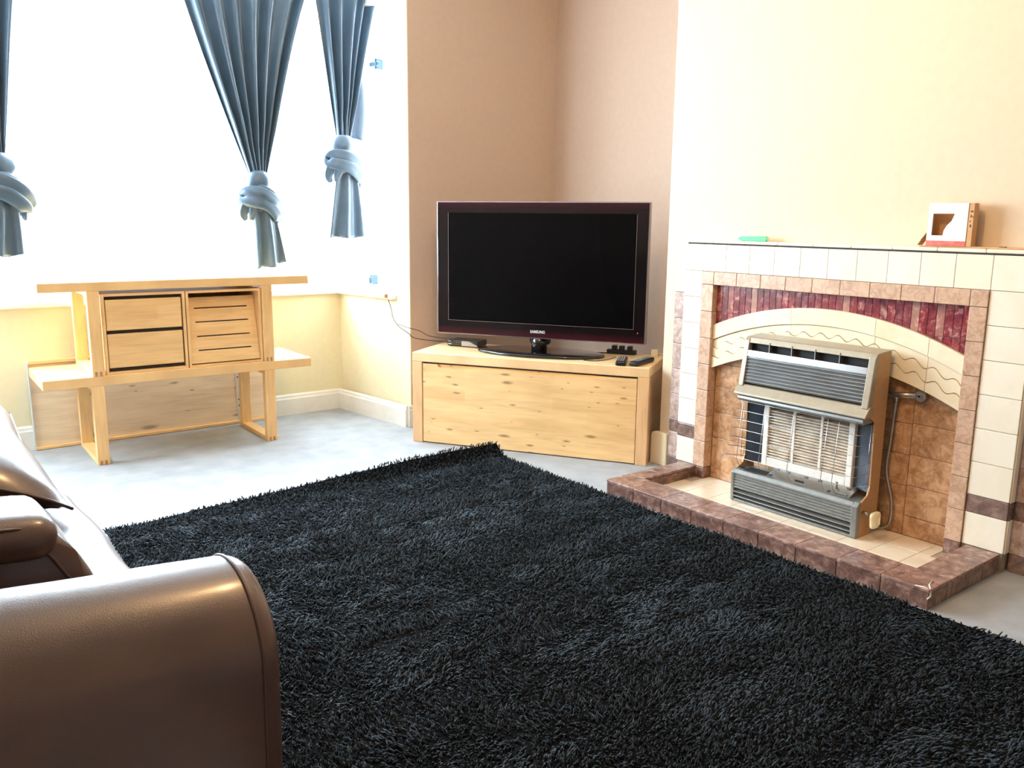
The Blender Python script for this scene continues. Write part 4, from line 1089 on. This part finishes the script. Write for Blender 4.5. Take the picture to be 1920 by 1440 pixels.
P = [s_(-.30, 1.602, .638), s_(-.05, 1.602, .632), s_(.12, 1.602, .622), s_(.19, 1.606, .613), s_(.238, 1.622, .597)]
MB().tube(P, .003, 'leather_seam', 6).build('cushion_seam', so)
b = MB(); w_ = lambda p: (p[0]-SO.x, p[1])
b.prism([w_(p) for p in ((-.30, .44), (.325, .44), (.312, .49), (.283, .545), (.245, .60), (-.30, .60))], 1.632-SO.y, 1.80-SO.y, 'y', 'leather', bevel=.022, smooth=True, seg=4)
for v_ in b.bm.faces: v_.smooth = True
o = b.build('bolster', so)
MB().tube([s_(.205, 1.629, .592), s_(.245, 1.628, .54), s_(.272, 1.628, .49), s_(.288, 1.628, .45)], .003, 'leather_seam', 6).build('bolster_seam', o)

# ------------------------------------------------------------------ shag rug
RX0, RX1, RY0, RY1 = .655, 2.425, .28, 3.215
def vnoise(x, y, seed, fx, fy):
    g = np.random.default_rng(seed).random((64, 64))
    X = x*fx; Y = y*fy; xi = np.floor(X).astype(int); yi = np.floor(Y).astype(int); a = X-xi; c = Y-yi
    a = a*a*(3-2*a); c = c*c*(3-2*c); xi %= 64; yi %= 64; x2 = (xi+1) % 64; y2 = (yi+1) % 64
    return (g[xi, yi]*(1-a)+g[x2, yi]*a)*(1-c)+(g[xi, y2]*(1-a)+g[x2, y2]*a)*c
def rug_z(x, y):
    s = np.clip((y-(RY1-.10))/.10, 0, 1); grow = np.clip((x-.75)/1.2, 0, 1)
    return .010+.062*s*s*grow+.006*vnoise(x, y, 21, 5, 6)
rug = thing('rug', ((RX0+RX1)/2, (RY0+RY1)/2, 0), 'large black shaggy rug covering the middle of the carpet', 'rug')
RO = Vector(rug.location)
b = MB()
def fr(u, v):
    y = lerp(RY0+.01, RY1-.005, v); x = lerp(RX0+.01-(RY1-y)*.04, RX1-.01, u); return Vector((x, y, float(rug_z(np.array(x), np.array(y)))))-RO
b.grid(fr, 60, 120, 'rug_backing'); bk = b.build('rug_backing', rug)
sm = bk.modifiers.new('thick', 'SOLIDIFY'); sm.thickness = .008; sm.offset = -1
sp = .0070
gx, gy = np.meshgrid(np.arange(RX0-.12, RX1, sp), np.arange(RY0, RY1, sp), indexing='ij')
gx = gx.ravel()+rng.uniform(-.5, .5, gx.size)*sp*1.3; gy = gy.ravel()+rng.uniform(-.5, .5, gy.size)*sp*1.3
wav = .012*(vnoise(gx, gy, 33, 7, 7)-.5)
keep = (gx > RX0+wav-(RY1-gy)*.04) & (gx < RX1+wav) & (gy < RY1+wav); gx, gy = gx[keep], gy[keep]
n_ = gx.size; gz = rug_z(gx, gy)
swirl = vnoise(gx+.3*gy, gy, 41, 2.6, 9)*1.0+vnoise(gx, gy, 42, 9, 22)*.7+vnoise(gx, gy, 43, 28, 34)*.5
dirn = -1.9+(swirl-1.1)*2.6+rng.normal(0, .55, n_)
lean = np.clip(.55+.75*(vnoise(gx+.3*gy, gy, 51, 3, 10)-.5)+.35*(vnoise(gx, gy, 52, 16, 24)-.5)*2+rng.normal(0, .16, n_), .05, 1.25)
GX, GY = 1.115, 1.865
# brushed groove (drag mark) near the sofa
ux, uy = gx-GX, gy-GY
al = ux*math.cos(-.05)+uy*math.sin(-.05); ac = -ux*math.sin(-.05)+uy*math.cos(-.05)
groove = (np.abs(al) < .145) & (np.abs(ac+.008*np.sin(al*38)) < .026*(1+.35*np.sin(al*60)))
dirn = np.where(groove, -1.7, dirn); lean = np.where(groove, 1.0, lean)
ln = rng.uniform(.015, .026, n_)*(.85+.3*vnoise(gx, gy, 61, 12, 14)); ln = np.where(groove, ln*.8, ln)
edge = (gy > RY1-.09); dirn = np.where(edge, -1.5+rng.normal(0, .9, n_), dirn); lean = np.where(edge, rng.uniform(.1, .8, n_), lean)
dx, dy = np.cos(dirn), np.sin(dirn)
# tufts gather into clumps
cs = .021; jt = np.random.default_rng(5).random((1024, 1024, 2)); best = np.full(n_, 9.0); clx = gx.copy(); cly = gy.copy()
ci, cj = np.floor(gx/cs).astype(int), np.floor(gy/cs).astype(int)
for oi in (-1, 0, 1):
    for oj in (-1, 0, 1):
        q_ = jt[(ci+oi) % 1024, (cj+oj) % 1024]; px_ = (ci+oi+q_[:, 0])*cs; py_ = (cj+oj+q_[:, 1])*cs
        d_ = np.hypot(px_-gx, py_-gy); m_ = d_ < best; best = np.where(m_, d_, best); clx = np.where(m_, px_, clx); cly = np.where(m_, py_, cly)
ln = ln*(1.12-.35*np.clip(best/.016, 0, 1))
r0 = rng.uniform(.0022, .0036, n_)
rr = [(.0, .9), (.34, 1.15), (.70, .85), (1.0, 0)]
tw = rng.uniform(0, 6.28, n_); V = []
for q, (s, k) in enumerate(rr):
    up = ln*s*np.cos(lean*s*.9+.05); ho = ln*s*np.sin(lean*(.35+.65*s))
    jx = rng.normal(0, .0015, n_)*s; jy = rng.normal(0, .0015, n_)*s
    cx = gx+dx*ho+jx+(clx-gx)*.38*s; cy = gy+dy*ho+jy+(cly-gy)*.38*s; cz = gz+np.maximum(.002, up)
    if k == 0: V.append(np.stack([cx, cy, cz], 1)[:, None, :])
    else:
        ring = []
        for j in range(3):
            a_ = tw+q*.5+j*2.0944
            ring.append(np.stack([cx+np.cos(a_)*r0*k, cy+np.sin(a_)*r0*k, cz+np.sin(a_+1.2)*r0*k*.4], 1))
        V.append(np.stack(ring, 1))
V = np.concatenate(V, 1)          # n,10,3
V -= np.array(RO)[None, None, :]
quads = [(a*3+j, a*3+(j+1) % 3, (a+1)*3+(j+1) % 3, (a+1)*3+j) for a in range(2) for j in range(3)]
tris = [(6+j, 6+(j+1) % 3, 9) for j in range(3)]
base = (np.arange(n_)*10)[:, None]
lq = (base[:, :, None]+np.array(quads)[None]).reshape(n_, -1); lt = (base[:, :, None]+np.array(tris)[None]).reshape(n_, -1)
loops = np.concatenate([lq, lt], 1).ravel().astype(np.int32)
cnt = np.tile(np.array([4]*6+[3]*3), n_); starts = np.concatenate([[0], np.cumsum(cnt)[:-1]]).astype(np.int32)
me = bpy.data.meshes.new('shag_pile'); me.vertices.add(n_*10); me.vertices.foreach_set('co', V.astype(np.float32).ravel())
me.loops.add(len(loops)); me.loops.foreach_set('vertex_index', loops)
me.polygons.add(len(cnt)); me.polygons.foreach_set('loop_start', starts)
me.polygons.foreach_set('use_smooth', np.ones(len(cnt), dtype=bool))
me.update(calc_edges=True)
at_ = me.attributes.new('rnd', 'FLOAT', 'POINT'); at_.data.foreach_set('value', np.repeat(rng.random(n_).astype(np.float32), 10))
me.materials.append(M['yarn'])
po = bpy.data.objects.new('shag_pile', me); COL.objects.link(po); po.parent = rug; po['kind'] = 'stuff'
